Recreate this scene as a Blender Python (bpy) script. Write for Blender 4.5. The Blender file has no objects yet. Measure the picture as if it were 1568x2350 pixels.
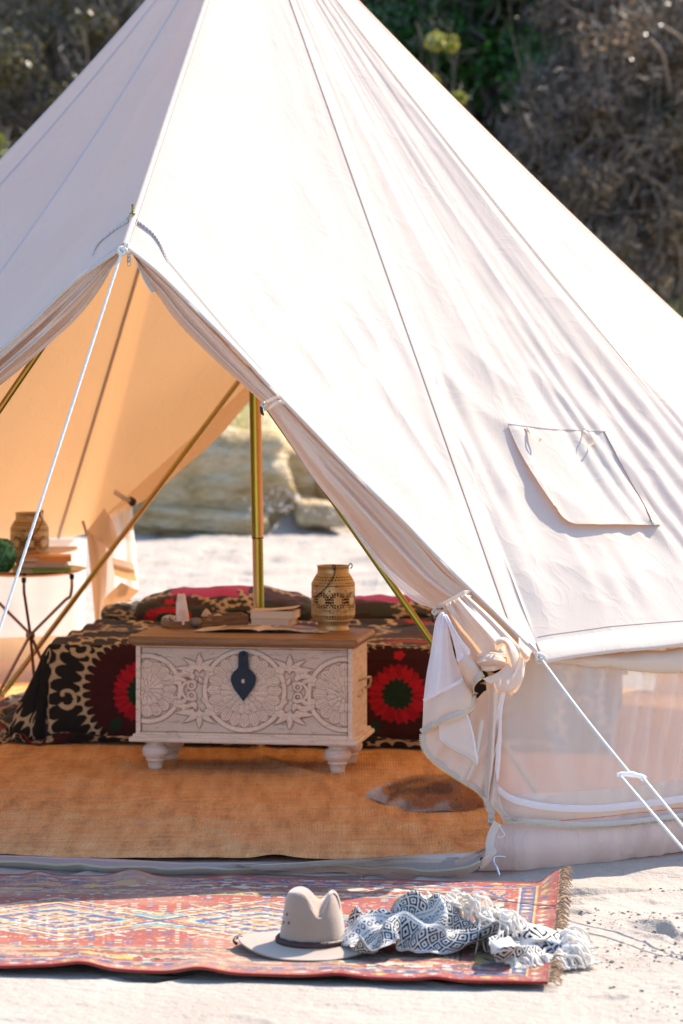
import bpy, math, random
import numpy as np
from mathutils import Vector
from mathutils.bvhtree import BVHTree

R = math.radians
rng = np.random.RandomState(7)
random.seed(7)
SC = bpy.context.scene
COL = SC.collection

# ------------------------------------------------------------ camera, light
FPX, YH, CAMH = 7740.0, 740.0, 1.477      # focal length / horizon row in photo pixels (1568 x 2350), eye height in m
cam = bpy.data.cameras.new('camera')
camo = bpy.data.objects.new('camera', cam)
COL.objects.link(camo)
camo.location = (0, 0, CAMH)
camo.rotation_euler = (R(90), 0, 0)
cam.sensor_fit = 'VERTICAL'
cam.sensor_height = 36
cam.lens = FPX / 2350 * 36
cam.shift_y = -(1175 - YH) / 2350
cam.clip_start = 0.1
cam.clip_end = 500
cam.dof.use_dof = True
cam.dof.focus_distance = 9.3
cam.dof.aperture_fstop = 5.0
SC.camera = camo

SUN_DIR = Vector((0.50, 0.55, 0.70)).normalized()     # towards the sun: behind the tent, to the right
SUN_EL = math.asin(SUN_DIR.z)
w = bpy.data.worlds.new('World'); SC.world = w; w.use_nodes = True
nt = w.node_tree; nt.nodes.clear()
sky = nt.nodes.new('ShaderNodeTexSky'); sky.sky_type = 'NISHITA'; sky.sun_disc = False
sky.sun_elevation = SUN_EL
sky.sun_rotation = math.atan2(SUN_DIR.x, SUN_DIR.y)
sky.dust_density = 1.0; sky.ozone_density = 4.0
bg = nt.nodes.new('ShaderNodeBackground'); bg.inputs[1].default_value = 0.13
ow = nt.nodes.new('ShaderNodeOutputWorld')
nt.links.new(sky.outputs[0], bg.inputs[0]); nt.links.new(bg.outputs[0], ow.inputs[0])
sl = bpy.data.lights.new('sun', 'SUN'); sl.energy = 3.6; sl.angle = R(0.53); sl.color = (1.0, 0.90, 0.77)
so = bpy.data.objects.new('sun', sl); COL.objects.link(so)
so.rotation_euler = SUN_DIR.to_track_quat('Z', 'Y').to_euler()
so.location = (10, 20, 15)
SC.view_settings.view_transform = 'Standard'
SC.view_settings.look = 'None'
SC.view_settings.exposure = 1.54
SC.view_settings.gamma = 1.0
SC.view_settings.use_curve_mapping = False
SC.cycles.max_bounces = 10; SC.cycles.diffuse_bounces = 5; SC.cycles.transparent_max_bounces = 16
SC.cycles.transmission_bounces = 6; SC.cycles.caustics_reflective = False; SC.cycles.caustics_refractive = False

# ------------------------------------------------------------ helpers
def P(x, y, d):
    "point seen at photo pixel x, y at distance d"
    return np.array([(x - 784) / FPX * d, d, CAMH - (y - YH) / FPX * d])
def G(x, y, z=0.0):
    "point of the level z seen at photo pixel x, y"
    d = FPX * (CAMH - z) / (y - YH)
    return np.array([(x - 784) / FPX * d, d, z])

def _h(ix, iy, iz, seed):
    n = (ix * 374761393 + iy * 668265263 + iz * 2147483647 + seed * 1274126177) & 0xffffffff
    n = ((n ^ (n >> 13)) * 1274126177) & 0xffffffff
    return ((n ^ (n >> 16)) & 0xffff) / 65535.0
def noise(x, y, z=0.0, seed=0):
    x, y, z = np.broadcast_arrays(np.asarray(x, float), np.asarray(y, float), np.asarray(z, float))
    ix, iy, iz = (np.floor(a).astype(np.int64) for a in (x, y, z))
    fx, fy, fz = x - ix, y - iy, z - iz
    fx, fy, fz = (t * t * (3 - 2 * t) for t in (fx, fy, fz))
    r = 0
    for dx in (0, 1):
        for dy in (0, 1):
            for dz in (0, 1):
                wgt = (fx if dx else 1 - fx) * (fy if dy else 1 - fy) * (fz if dz else 1 - fz)
                r = r + wgt * _h(ix + dx, iy + dy, iz + dz, seed)
    return r * 2 - 1
def fbm(x, y, z=0.0, seed=0, oct=4):
    s, a, f = 0, 0.5, 1.0
    for k in range(oct):
        s = s + a * noise(np.asarray(x) * f, np.asarray(y) * f, np.asarray(z) * f, seed + k * 17)
        a *= 0.5; f *= 2.03
    return s
def sstep(a, b, x):
    t = np.clip((np.asarray(x, float) - a) / (b - a), 0, 1)
    return t * t * (3 - 2 * t)
def resample(pts, n, closed=False):
    "smooth (Catmull-Rom) curve through pts, n points evenly spread by arc length"
    p = np.asarray(pts, float)
    if len(p) == 2:
        return p[0] + (p[1] - p[0]) * np.linspace(0, 1, n)[:, None]
    q = np.vstack([2 * p[0] - p[1], p, 2 * p[-1] - p[-2]])
    out = []
    for i in range(1, len(q) - 2):
        t = np.linspace(0, 1, 24, endpoint=False)[:, None]
        a, b, c, d = q[i - 1], q[i], q[i + 1], q[i + 2]
        out.append(0.5 * (2 * b + (c - a) * t + (2 * a - 5 * b + 4 * c - d) * t * t + (-a + 3 * b - 3 * c + d) * t ** 3))
    out.append(p[-1][None])
    o = np.vstack(out)
    L = np.r_[0, np.cumsum(np.linalg.norm(np.diff(o, axis=0), axis=1))]
    s = np.linspace(0, L[-1], n)
    return np.stack([np.interp(s, L, o[:, k]) for k in range(o.shape[1])], 1)
def loft(guides, nu, nv):
    "surface through guide polylines: nu samples across the guides, nv along them"
    g = np.stack([resample(a, nv) for a in guides])
    if len(guides) == 2:
        t = np.linspace(0, 1, nu)[:, None, None]
        return g[0] * (1 - t) + g[1] * t
    q = np.concatenate([2 * g[:1] - g[1:2], g, 2 * g[-1:] - g[-2:-1]])
    m = len(guides) - 1
    u = np.linspace(0, m, nu); k = np.minimum(u.astype(int), m - 1); t = (u - k)[:, None, None]
    a, b, c, d = q[k], q[k + 1], q[k + 2], q[k + 3]
    return 0.5 * (2 * b + (c - a) * t + (2 * a - 5 * b + 4 * c - d) * t * t + (-a + 3 * b - 3 * c + d) * t ** 3)
def gnormals(a):
    du = np.gradient(a, axis=0); dv = np.gradient(a, axis=1)
    n = np.cross(du, dv); n /= (np.linalg.norm(n, axis=2, keepdims=True) + 1e-12)
    return n

def link(name, me, mat=None, parent=None, loc=None, rot=None):
    o = bpy.data.objects.new(name, me); COL.objects.link(o)
    if mat is not None:
        for m in (mat if isinstance(mat, (list, tuple)) else [mat]): me.materials.append(m)
    if parent is not None: o.parent = parent
    if loc is not None: o.location = Vector([float(v) for v in loc])
    if rot is not None: o.rotation_euler = rot
    return o
def mesh_np(name, v, f, smooth=True, colors=None, uv=None):
    v = np.ascontiguousarray(v, np.float32).reshape(-1, 3)
    me = bpy.data.meshes.new(name)
    if isinstance(f, np.ndarray):
        k = f.shape[1]; n = len(f)
        me.vertices.add(len(v)); me.vertices.foreach_set('co', v.ravel())
        me.loops.add(n * k); me.loops.foreach_set('vertex_index', np.ascontiguousarray(f, np.int32).ravel())
        me.polygons.add(n); me.polygons.foreach_set('loop_start', np.arange(0, n * k, k, dtype=np.int32))
        me.update(calc_edges=True)
    else:
        me.from_pydata(v.tolist(), [], f)
    if smooth: me.polygons.foreach_set('use_smooth', np.ones(len(me.polygons), bool))
    if colors is not None:
        c = np.ones((len(v), 4), np.float32); c[:, :3] = np.asarray(colors).reshape(-1, 3)
        at = me.color_attributes.new('Col', 'FLOAT_COLOR', 'POINT'); at.data.foreach_set('color', c.ravel())
    if uv is not None:
        li = np.zeros(len(me.loops), np.int32); me.loops.foreach_get('vertex_index', li)
        l = me.uv_layers.new(name='UVMap'); l.data.foreach_set('uv', np.ascontiguousarray(np.asarray(uv).reshape(-1, 2)[li], np.float32).ravel())
    me.update()
    return me
def gridfaces(nu, nv, cu=False, cv=False, keep=None):
    i = np.arange(nu if cu else nu - 1); j = np.arange(nv if cv else nv - 1)
    I, J = np.meshgrid(i, j, indexing='ij')
    if keep is not None:
        m = keep[:I.shape[0], :I.shape[1]]; I = I[m]; J = J[m]
    I = I.ravel(); J = J.ravel(); I2 = (I + 1) % nu; J2 = (J + 1) % nv
    return np.stack([I * nv + J, I2 * nv + J, I2 * nv + J2, I * nv + J2], 1)
def grid(name, a, mat, parent=None, cu=False, cv=False, colors=None, smooth=True, uv=None, keep=None, loc=None, rot=None, thick=None):
    nu, nv = a.shape[:2]
    if uv is None and colors is None:
        L = np.linalg.norm(a[:, nv // 2][1:] - a[:, nv // 2][:-1], axis=1).sum(); M = np.linalg.norm(a[nu // 2][1:] - a[nu // 2][:-1], axis=1).sum()
        uv = np.stack(np.meshgrid(np.linspace(0, L, nu), np.linspace(0, M, nv), indexing='ij'), -1)
    me = mesh_np(name, a, gridfaces(nu, nv, cu, cv, keep), smooth, colors, uv)
    o = link(name, me, mat, parent, loc, rot)
    if thick:
        m = o.modifiers.new('thickness', 'SOLIDIFY'); m.thickness = thick; m.offset = 0
    return o
def tube_arr(pts, r, n=10, caps=False):
    p = np.asarray(pts, float); r = np.broadcast_to(r, (len(p),))
    t = np.gradient(p, axis=0); t /= np.linalg.norm(t, axis=1, keepdims=True) + 1e-12
    up = np.array([0, 0, 1.0]) if abs(t[0][2]) < .9 else np.array([1.0, 0, 0])
    nrm = np.cross(t[0], up); nrm /= np.linalg.norm(nrm)
    out = []
    for k in range(len(p)):
        nrm = nrm - t[k] * nrm.dot(t[k]); nrm /= np.linalg.norm(nrm)
        b = np.cross(t[k], nrm)
        a = np.linspace(0, 2 * math.pi, n, endpoint=False)
        out.append(p[k] + r[k] * (np.cos(a)[:, None] * nrm + np.sin(a)[:, None] * b))
    return np.stack(out)
class MB:
    def __init__(s): s.v = []; s.f = []; s.n = 0
    def add(s, v, f):
        s.v.append(np.asarray(v, float).reshape(-1, 3)); s.f += [[int(i) + s.n for i in q] for q in f]; s.n += len(s.v[-1])
    def grid(s, a, cu=False, cv=False):
        s.add(a.reshape(-1, 3), gridfaces(a.shape[0], a.shape[1], cu, cv).tolist())
    def tube(s, pts, r, n=10, caps=True):
        a = tube_arr(pts, r, n); base = s.n; s.grid(a, False, True)
        if caps: s.f.append([base + i for i in range(n)][::-1]); s.f.append([base + (len(a) - 1) * n + i for i in range(n)])
    def lathe(s, prof, n=32, c=(0, 0, 0)):
        pr = np.asarray(prof, float); a = np.linspace(0, 2 * math.pi, n, endpoint=False)
        g = np.stack([np.stack([r * np.cos(a), r * np.sin(a), np.full(n, z)], 1) for r, z in pr]) + np.asarray(c)
        s.grid(g[::-1], False, True)
    def box(s, c, sz, rot=None, bev=0):
        x, y, z = (k / 2 for k in sz)
        v = np.array([[i * x, j * y, k * z] for i in (-1, 1) for j in (-1, 1) for k in (-1, 1)])
        if rot is not None: v = v @ np.asarray(rot).T
        s.add(v + np.asarray(c), [[0, 1, 3, 2], [4, 6, 7, 5], [0, 4, 5, 1], [2, 3, 7, 6], [0, 2, 6, 4], [1, 5, 7, 3]])
    def build(s, name, mat, parent=None, smooth=False, loc=None, rot=None, bevel=0, seg=2):
        me = mesh_np(name, np.vstack(s.v), s.f, smooth)
        o = link(name, me, mat, parent, loc, rot)
        if bevel:
            m = o.modifiers.new('bevel', 'BEVEL'); m.width = bevel; m.segments = seg; m.limit_method = 'ANGLE'; m.angle_limit = R(40)
            me.polygons.foreach_set('use_smooth', np.ones(len(me.polygons), bool))
            m2 = o.modifiers.new('wn', 'WEIGHTED_NORMAL')
        return o
def rz(a):
    c, s = math.cos(a), math.sin(a); return np.array([[c, -s, 0], [s, c, 0], [0, 0, 1]])
def empty(name, loc, rotz=0):
    o = bpy.data.objects.new(name, None); COL.objects.link(o); o.location = Vector([float(v) for v in loc]); o.rotation_euler = (0, 0, rotz)
    o.empty_display_size = .1
    return o
def tag(o, label, cat, group=None, kind=None):
    if label: o['label'] = label
    if cat: o['category'] = cat
    if group: o['group'] = group
    if kind: o['kind'] = kind
    return o
def local(t, a):
    "world points -> coordinates of the thing t (translation only things)"
    return np.asarray(a) - np.array(t.location)

# ------------------------------------------------------------ materials
class NT:
    def __init__(s, name):
        s.m = bpy.data.materials.new(name); s.m.use_nodes = True; s.t = s.m.node_tree; s.t.nodes.clear()
        s.out = s.n('ShaderNodeOutputMaterial')
    def n(s, typ, **kw):
        x = s.t.nodes.new(typ)
        for k, v in kw.items():
            if k.startswith('i_'):
                x.inputs[k[2:].replace('_', ' ')].default_value = v
            else: setattr(x, k, v)
        return x
    def l(s, a, b): s.t.links.new(a, b)
    def coord(s, which='Object', scale=(1, 1, 1), rot=(0, 0, 0)):
        c = s.n('ShaderNodeTexCoord'); m = s.n('ShaderNodeMapping')
        m.inputs['Scale'].default_value = scale; m.inputs['Rotation'].default_value = rot
        s.l(c.outputs[which], m.inputs[0]); return m.outputs[0]
    def noise(s, vec, scale, detail=3, rough=.5, dist=0):
        x = s.n('ShaderNodeTexNoise'); x.inputs['Scale'].default_value = scale; x.inputs['Detail'].default_value = detail
        x.inputs['Roughness'].default_value = rough; x.inputs['Distortion'].default_value = dist
        if vec is not None: s.l(vec, x.inputs['Vector'])
        return x.outputs['Fac']
    def ramp(s, fac, stops):
        x = s.n('ShaderNodeValToRGB'); e = x.color_ramp.elements
        while len(e) > 1: e.remove(e[-1])
        e[0].position, e[0].color = stops[0][0], (*stops[0][1], 1)
        for p, c in stops[1:]:
            q = e.new(p); q.color = (*c, 1)
        s.l(fac, x.inputs[0]); return x.outputs[0]
    def mix(s, fac, a, b, blend='MIX'):
        x = s.n('ShaderNodeMix', data_type='RGBA', blend_type=blend)
        for k, v in ((0, fac), (6, a), (7, b)):
            if isinstance(v, (int, float)): x.inputs[k].default_value = v
            elif isinstance(v, tuple): x.inputs[k].default_value = (*v, 1)
            else: s.l(v, x.inputs[k])
        return x.outputs[2]
    def math(s, op, a, b=None):
        x = s.n('ShaderNodeMath', operation=op)
        for k, v in ((0, a), (1, b)):
            if v is None: continue
            if isinstance(v, (int, float)): x.inputs[k].default_value = v
            else: s.l(v, x.inputs[k])
        return x.outputs[0]
    def bump(s, h, strength=.3, dist=.01):
        x = s.n('ShaderNodeBump'); x.inputs['Strength'].default_value = strength; x.inputs['Distance'].default_value = dist
        s.l(h, x.inputs['Height']); return x.outputs[0]
    def princ(s, col, rough=.6, metal=0, normal=None, spec=.5, sheen=0, trans=0):
        x = s.n('ShaderNodeBsdfPrincipled')
        if isinstance(col, tuple): x.inputs['Base Color'].default_value = (*col, 1)
        else: s.l(col, x.inputs['Base Color'])
        if isinstance(rough, (int, float)): x.inputs['Roughness'].default_value = rough
        else: s.l(rough, x.inputs['Roughness'])
        x.inputs['Metallic'].default_value = metal; x.inputs['Specular IOR Level'].default_value = spec
        x.inputs['Sheen Weight'].default_value = sheen
        x.inputs['Transmission Weight'].default_value = trans
        if normal is not None: s.l(normal, x.inputs['Normal'])
        s.l(x.outputs[0], s.out.inputs[0]); s.p = x
        return x.outputs[0]
    def cloth(s, col, tcol, fac, normal=None):
        "thin cloth: diffuse both sides plus light that comes through"
        d = s.n('ShaderNodeBsdfDiffuse'); t = s.n('ShaderNodeBsdfTranslucent'); m = s.n('ShaderNodeMixShader')
        for nd, c in ((d, col), (t, tcol)):
            if isinstance(c, tuple): nd.inputs[0].default_value = (*c, 1)
            else: s.l(c, nd.inputs[0])
            if normal is not None: s.l(normal, nd.inputs['Normal'])
        m.inputs[0].default_value = fac
        s.l(d.outputs[0], m.inputs[1]); s.l(t.outputs[0], m.inputs[2])
        s.l(m.outputs[0], s.out.inputs[0]); return m.outputs[0]

def weave_h(s, scale=900, which='UV'):
    c = s.coord(which)
    a = s.n('ShaderNodeTexWave', bands_direction='X'); a.inputs['Scale'].default_value = scale / 6.283; a.inputs['Distortion'].default_value = .6
    b = s.n('ShaderNodeTexWave', bands_direction='Y'); b.inputs['Scale'].default_value = scale / 6.283; b.inputs['Distortion'].default_value = .6
    s.l(c, a.inputs[0]); s.l(c, b.inputs[0])
    return s.math('ADD', a.outputs['Fac'], b.outputs['Fac'])

def m_canvas(name, col=(.67, .605, .515), tcol=(.95, .49, .20), fac=.22, crease=.14, var=.08):
    s = NT(name)
    v = s.coord('Object')
    n1 = s.noise(v, 2.3, 4); n2 = s.noise(v, 160, 2)
    c = s.mix(s.ramp(n1, [(.3, (0, 0, 0)), (.7, (1, 1, 1))]), tuple(k * (1 - var) for k in col), col)
    c2 = s.mix(s.math('MULTIPLY', n2, .10), c, (.55, .5, .45))
    # soft creases: stretched ridged noise
    mv = s.n('ShaderNodeMapping'); s.l(s.coord('Object'), mv.inputs[0]); mv.inputs['Scale'].default_value = (5, 5, 1.7); mv.inputs['Rotation'].default_value = (0, R(25), 0)
    cr = s.n('ShaderNodeTexNoise'); cr.inputs['Scale'].default_value = 1.6; cr.inputs['Detail'].default_value = 4; cr.inputs['Distortion'].default_value = .8
    s.l(mv.outputs[0], cr.inputs[0])
    rid = s.math('ABSOLUTE', s.math('SUBTRACT', cr.outputs['Fac'], .5))
    rid = s.math('POWER', s.math('SUBTRACT', 1, s.math('MULTIPLY', rid, 4)), 3)
    nn = s.bump(rid, crease, .006)
    b2 = s.n('ShaderNodeBump'); b2.inputs['Strength'].default_value = .25; b2.inputs['Distance'].default_value = .001
    s.l(n2, b2.inputs['Height']); s.l(nn, b2.inputs['Normal'])
    s.cloth(c2, tcol, fac, b2.outputs[0])
    return s.m
def m_net(name, col=(.85, .84, .84), alpha=.55):
    s = NT(name)
    d = s.n('ShaderNodeBsdfDiffuse'); d.inputs[0].default_value = (*col, 1)
    t = s.n('ShaderNodeBsdfTranslucent'); t.inputs[0].default_value = (*col, 1)
    m = s.n('ShaderNodeMixShader'); m.inputs[0].default_value = .45
    s.l(d.outputs[0], m.inputs[1]); s.l(t.outputs[0], m.inputs[2])
    tr = s.n('ShaderNodeBsdfTransparent'); mm = s.n('ShaderNodeMixShader')
    h = weave_h(s, 2600)
    f = s.math('ADD', s.math('MULTIPLY', h, .18), alpha - .18)
    s.l(f, mm.inputs[0]); s.l(tr.outputs[0], mm.inputs[1]); s.l(m.outputs[0], mm.inputs[2]); s.l(mm.outputs[0], s.out.inputs[0])
    return s.m
def m_plain(name, col, rough=.7, metal=0, bump=0, bscale=80, var=.15, spec=.4, sheen=0):
    s = NT(name); v = s.coord('Object'); n = s.noise(v, bscale * .25, 4)
    c = s.mix(n, tuple(k * (1 - var) for k in col), tuple(min(1, k * (1 + var)) for k in col))
    s.princ(c, rough, metal, s.bump(s.noise(v, bscale, 3), bump, .004) if bump else None, spec, sheen)
    return s.m
def m_vcol(name, rough=.85, bump=.4, bscale=350, sheen=.2, trans=0, nz=.16):
    s = NT(name); a = s.n('ShaderNodeAttribute', attribute_name='Col'); v = s.coord('Object')
    n = s.noise(v, bscale, 3)
    c = s.mix(1.0, a.outputs[0], s.ramp(n, [(.25, (1 - nz * 2,) * 3), (.75, (1 + 0 * nz,) * 3)]), 'MULTIPLY')
    nn = s.bump(n, bump, .003)
    if trans: s.cloth(c, c, trans, nn)
    else: s.princ(c, rough, 0, nn, .2, sheen)
    return s.m
def m_wood(name, c1, c2, scale=1.0, rough=.4, axis=0):
    s = NT(name); sc = [14, 14, 14]; sc[axis] = 1.2
    v = s.coord('Object', tuple(k * scale for k in sc))
    n = s.noise(v, 2.2, 6, .6, .6); n2 = s.noise(v, 14, 3)
    c = s.ramp(s.math('ADD', s.math('MULTIPLY', n, .75), s.math('MULTIPLY', n2, .25)), [(.3, c1), (.52, tuple((a + b) / 2 for a, b in zip(c1, c2))), (.7, c2)])
    s.princ(c, rough, 0, s.bump(n2, .15, .002), .5)
    return s.m
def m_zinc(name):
    "yellow passivated zinc tube: gold with green and pink reflection bands painted along it"
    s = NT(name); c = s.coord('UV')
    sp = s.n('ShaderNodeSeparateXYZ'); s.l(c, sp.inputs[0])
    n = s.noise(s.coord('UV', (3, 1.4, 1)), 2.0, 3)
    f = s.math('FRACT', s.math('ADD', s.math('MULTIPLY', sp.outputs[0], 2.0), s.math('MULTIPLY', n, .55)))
    col = s.ramp(f, [(0, (.50, .33, .05)), (.18, (.20, .16, .03)), (.36, (.26, .30, .04)), (.5, (.58, .42, .06)), (.64, (.54, .32, .20)), (.78, (.56, .34, .19)), (.9, (.40, .27, .05)), (1, (.50, .33, .05))])  # bands round the tube paint its iridescent reflections into the base colour
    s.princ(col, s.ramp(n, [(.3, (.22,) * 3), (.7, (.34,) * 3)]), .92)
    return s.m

M = {}
M['canvas'] = m_canvas('cream canvas')
M['curtain'] = m_canvas('beige door canvas', (.74, .64, .53), (.80, .45, .20), .28, .2, .03)
M['tie'] = m_canvas('beige tie tape', (.66, .56, .46), (.7, .4, .2), .1, .1)
M['net'] = m_net('mosquito netting', (.92, .86, .79), .70)
M['sheer'] = m_net('white sheer netting', (.90, .89, .93), .86)
M['band'] = m_canvas('pale wall band canvas', (.78, .68, .57), (.8, .5, .28), .35, .2)
M['pvc'] = m_canvas('pink beige groundsheet', (.72, .54, .45), (.7, .42, .30), .18, .5)
M['tape'] = m_plain('grey zip tape', (.50, .43, .38), .8, 0, .3, 600)
M['tape2'] = m_plain('brown zip tape', (.36, .265, .235), .85, 0, .4, 500)
M['brownseam'] = m_plain('brown seam thread and shade', (.30, .17, .13), .9)
M['seam'] = m_canvas('canvas seam tape', (.58, .54, .52), (.8, .45, .2), .12, .1)
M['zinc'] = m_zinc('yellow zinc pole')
M['rope'] = m_plain('white rope', (.74, .71, .66), .8, 0, .5, 700, .14)
M['tooth'] = m_plain('brass zip teeth', (.72, .56, .34), .45, .25, 0)
M['toothgrey'] = m_plain('nickel zip teeth', (.50, .50, .48), .4, .6, 0)
M['zipmetal'] = m_plain('beige zip slider', (.48, .41, .34), .4, .5)
M['steel'] = m_plain('steel', (.62, .66, .72), .25, .95)
M['whiteplastic'] = m_plain('white plastic', (.82, .82, .84), .35)
M['black'] = m_plain('black metal', (.02, .022, .03), .4, .3)
# ------------------------------------------------------------ sand
s = NT('sand')
v = s.coord('Object')
n1 = s.noise(v, 1.2, 5, .6); n2 = s.noise(v, 35, 4, .6); n3 = s.noise(v, 260, 3)
c = s.ramp(n1, [(.3, (.35, .30, .25)), (.7, (.44, .385, .33))])
c = s.mix(s.math('MULTIPLY', n2, .35), c, (.30, .235, .18))
c = s.mix(s.ramp(n3, [(.60, (0, 0, 0)), (.70, (.55, .55, .55))]), c, (.20, .15, .11))
b1 = s.bump(n2, .8, .012)
b2 = s.n('ShaderNodeBump'); b2.inputs['Strength'].default_value = .6; b2.inputs['Distance'].default_value = .002
s.l(n3, b2.inputs['Height']); s.l(b1, b2.inputs['Normal'])
s.princ(c, .9, 0, b2.outputs[0], .15)
M['sand'] = s.m

def axis(parts):
    out = []
    for a, b, st in parts: out += list(np.arange(a, b, st))
    return np.array(out + [parts[-1][1]])
gx = axis([(-120, -20, 10), (-20, -4, 1), (-4, -1.3, .1), (-1.3, 1.3, .009), (1.3, 4, .1), (4, 20, 1), (20, 120, 10)])
gy = axis([(-60, 0, 10), (0, 6, .5), (6, 6.4, .05), (6.4, 9.35, .009), (9.35, 14, .05), (14, 25, .05), (25, 60, 1), (60, 160, 10)])
GX, GY = np.meshgrid(gx, gy, indexing='ij')
def sand_h(X, Y):
    tent = np.hypot(X + .276, Y - 11.6)
    base = .026 * fbm(X * .9, Y * .9, 3, 11, 3)
    lump = .018 * fbm(X * 5, Y * 5, 0, 5, 3)
    r = noise(X * 16, Y * 26, 0, 9)
    clod = .016 * np.clip(r - .35, 0, 1) * sstep(-.1, .4, noise(X * 3, Y * 3, 0, 3))
    crumb = .022 * np.clip(noise(X * 44, Y * 44, 0, 19) - .55, 0, 1) * sstep(.0, .5, noise(X * 2.3, Y * 5, 0, 33))
    pit = -.018 * sstep(.45, .8, noise(X * 7 + 3, Y * 12, 0, 23))
    h = base + lump + clod + crumb + pit
    foot = 0
    for k in range(16):
        fx, fy = -1.2 + 2.6 * _h(k, 3, 1, 5), 6.5 + 2.6 * _h(k, 9, 2, 6); an = 3 * _h(k, 2, 2, 7)
        du = (X - fx) * math.cos(an) + (Y - fy) * math.sin(an); dv = -(X - fx) * math.sin(an) + (Y - fy) * math.cos(an); q = np.sqrt((du / .13) ** 2 + (dv / .055) ** 2)
        foot = foot - .022 * np.exp(-q ** 4) + .010 * np.exp(-((q - 1.25) / .25) ** 2)
    h = h + foot * (1 + .4 * noise(X * 20, Y * 20, 0, 8))
    flat = sstep(2.35, 2.75, tent)              # calm under the tent
    rug = sstep(.0, .12, np.maximum(np.abs(X + .2) - .95, np.abs(Y - 7.75) - .72))
    h = h * (.12 + .88 * flat) * (.25 + .75 * np.clip(rug + sstep(.5, .8, X), 0, 1)) - .012
    far = sstep(14, 16, Y)
    h += far * (.05 * fbm(X * 1.6, Y * 1.6, 0, 71, 3) + .03 * noise(X * 3.1, Y * 3.1, 0, 77))
    return h
GZ = sand_h(GX, GY)
sand = grid('ground', np.stack([GX, GY, GZ], -1), M['sand'], uv=np.stack([GX, GY], -1))
tag(sand, 'pale beach sand with small clods and footprints', None, kind='structure')

# small loose crumbs of sand on top: nobody could count them
cr = MB()
ico = np.array([[0, 0, 1], [.9, 0, .2], [.28, .85, .2], [-.72, .53, .2], [-.72, -.53, .2], [.28, -.85, .2], [0, 0, -.6]])
icf = [[0, 1, 2], [0, 2, 3], [0, 3, 4], [0, 4, 5], [0, 5, 1], [6, 2, 1], [6, 3, 2], [6, 4, 3], [6, 5, 4], [6, 1, 5]]
for k in range(4200):
    y = rng.uniform(6.6, 9.3); x = rng.uniform(-.12, .12) * y
    if k % 3 == 0: x = rng.uniform(.3, 1.05); y = rng.uniform(7.6, 9.1)
    if noise(x * 3, y * 6, 0, 41) < -.05: continue
    if -1.0 < x < .6 and 6.98 < y < 8.5: continue
    if math.hypot(x + .276, y - 11.6) < 2.6: continue
    r = .0016 + .0045 * rng.rand() ** 3
    a = rng.uniform(0, 6.28)
    cr.add((ico * (1 + .3 * rng.randn(7, 1) * .5) @ rz(a).T) * r * np.array([1.3, 1, .7]) + np.array([x, y, float(sand_h(np.array(x), np.array(y))) + r * .3]), icf)
o = cr.build('sand_crumbs', M['sand'], smooth=True); tag(o, 'loose crumbs of sand scattered in front of the tent', None, kind='stuff')

# ------------------------------------------------------------ bank, hill behind
s = NT('hill earth')
v = s.coord('Object'); n1 = s.noise(v, .9, 5); n2 = s.noise(v, 7, 5)
c = s.ramp(s.math('ADD', s.math('MULTIPLY', n1, .5), s.math('MULTIPLY', n2, .5)), [(.35, (.018, .016, .010)), (.5, (.035, .030, .018)), (.65, (.055, .046, .03))])
s.princ(c, .95, 0, s.bump(n2, .8, .1), .1); M['hill'] = s.m
s = NT('bank sand and dry grass')
v = s.coord('Object'); n1 = s.noise(v, 2.0, 5); n2 = s.noise(v, 11, 5)
c = s.ramp(n1, [(.32, (.62, .50, .34)), (.5, (.56, .46, .26)), (.62, (.42, .44, .12)), (.75, (.64, .50, .28))])
s.princ(s.mix(s.math('MULTIPLY', n2, .5), c, (.30, .24, .14)), .95, 0, s.bump(n2, .8, .04), .1); M['bank'] = s.m
s = NT('weathered sandstone')
v = s.coord('Object', (1, 1, 2.6), (0, R(8), 0)); n1 = s.noise(v, 2.4, 6, .6, .5); n2 = s.noise(v, 14, 5)
c = s.ramp(n1, [(.3, (.36, .23, .10)), (.45, (.60, .43, .22)), (.6, (.72, .58, .38)), (.75, (.40, .31, .20))])
s.princ(s.mix(s.math('MULTIPLY', n2, .55), c, (.16, .12, .07)), .95, 0, s.bump(s.math('ADD', n1, n2), 1.0, .06), .1); M['stone'] = s.m

hx = np.linspace(-24, 24, 560); ht = np.linspace(0, 1, 120)
HX, HT = np.meshgrid(hx, ht, indexing='ij')
yy = np.interp(HT, [0, .06, .35, .7, 1], [24.3, 25.2, 27.6, 29.5, 31.2])
zz = np.interp(HT, [0, .06, .35, .7, 1], [-.15, .56, .92, 1.25, 1.9])
yy = yy + .35 * fbm(HX * .8, HT * 2, 0, 5, 3)
zz = zz + .10 * fbm(HX * 1.5, HT * 9, 0, 6, 4) * (HT > .03)
bank = grid('sand_bank', np.stack([HX, yy, zz], -1), M['bank']); tag(bank, 'sandy bank with dry grass behind the tent', None, kind='structure')
hx = np.linspace(-40, 40, 160); HX, HT = np.meshgrid(hx, np.linspace(0, 1, 60), indexing='ij')
yy = np.interp(HT, [0, .3, .6, 1], [30.8, 35, 40, 75]) + .5 * fbm(HX * .5, HT * 6, 0, 8, 3)
zz = np.interp(HT, [0, .3, .6, 1], [1.5, 5.5, 9.5, 17]) + .6 * fbm(HX * .6, HT * 9, 0, 9, 4)
hill = grid('hillside', np.stack([HX, yy, zz], -1), M['hill']); tag(hill, 'dark scrub covered hillside', None, kind='structure')

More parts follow.
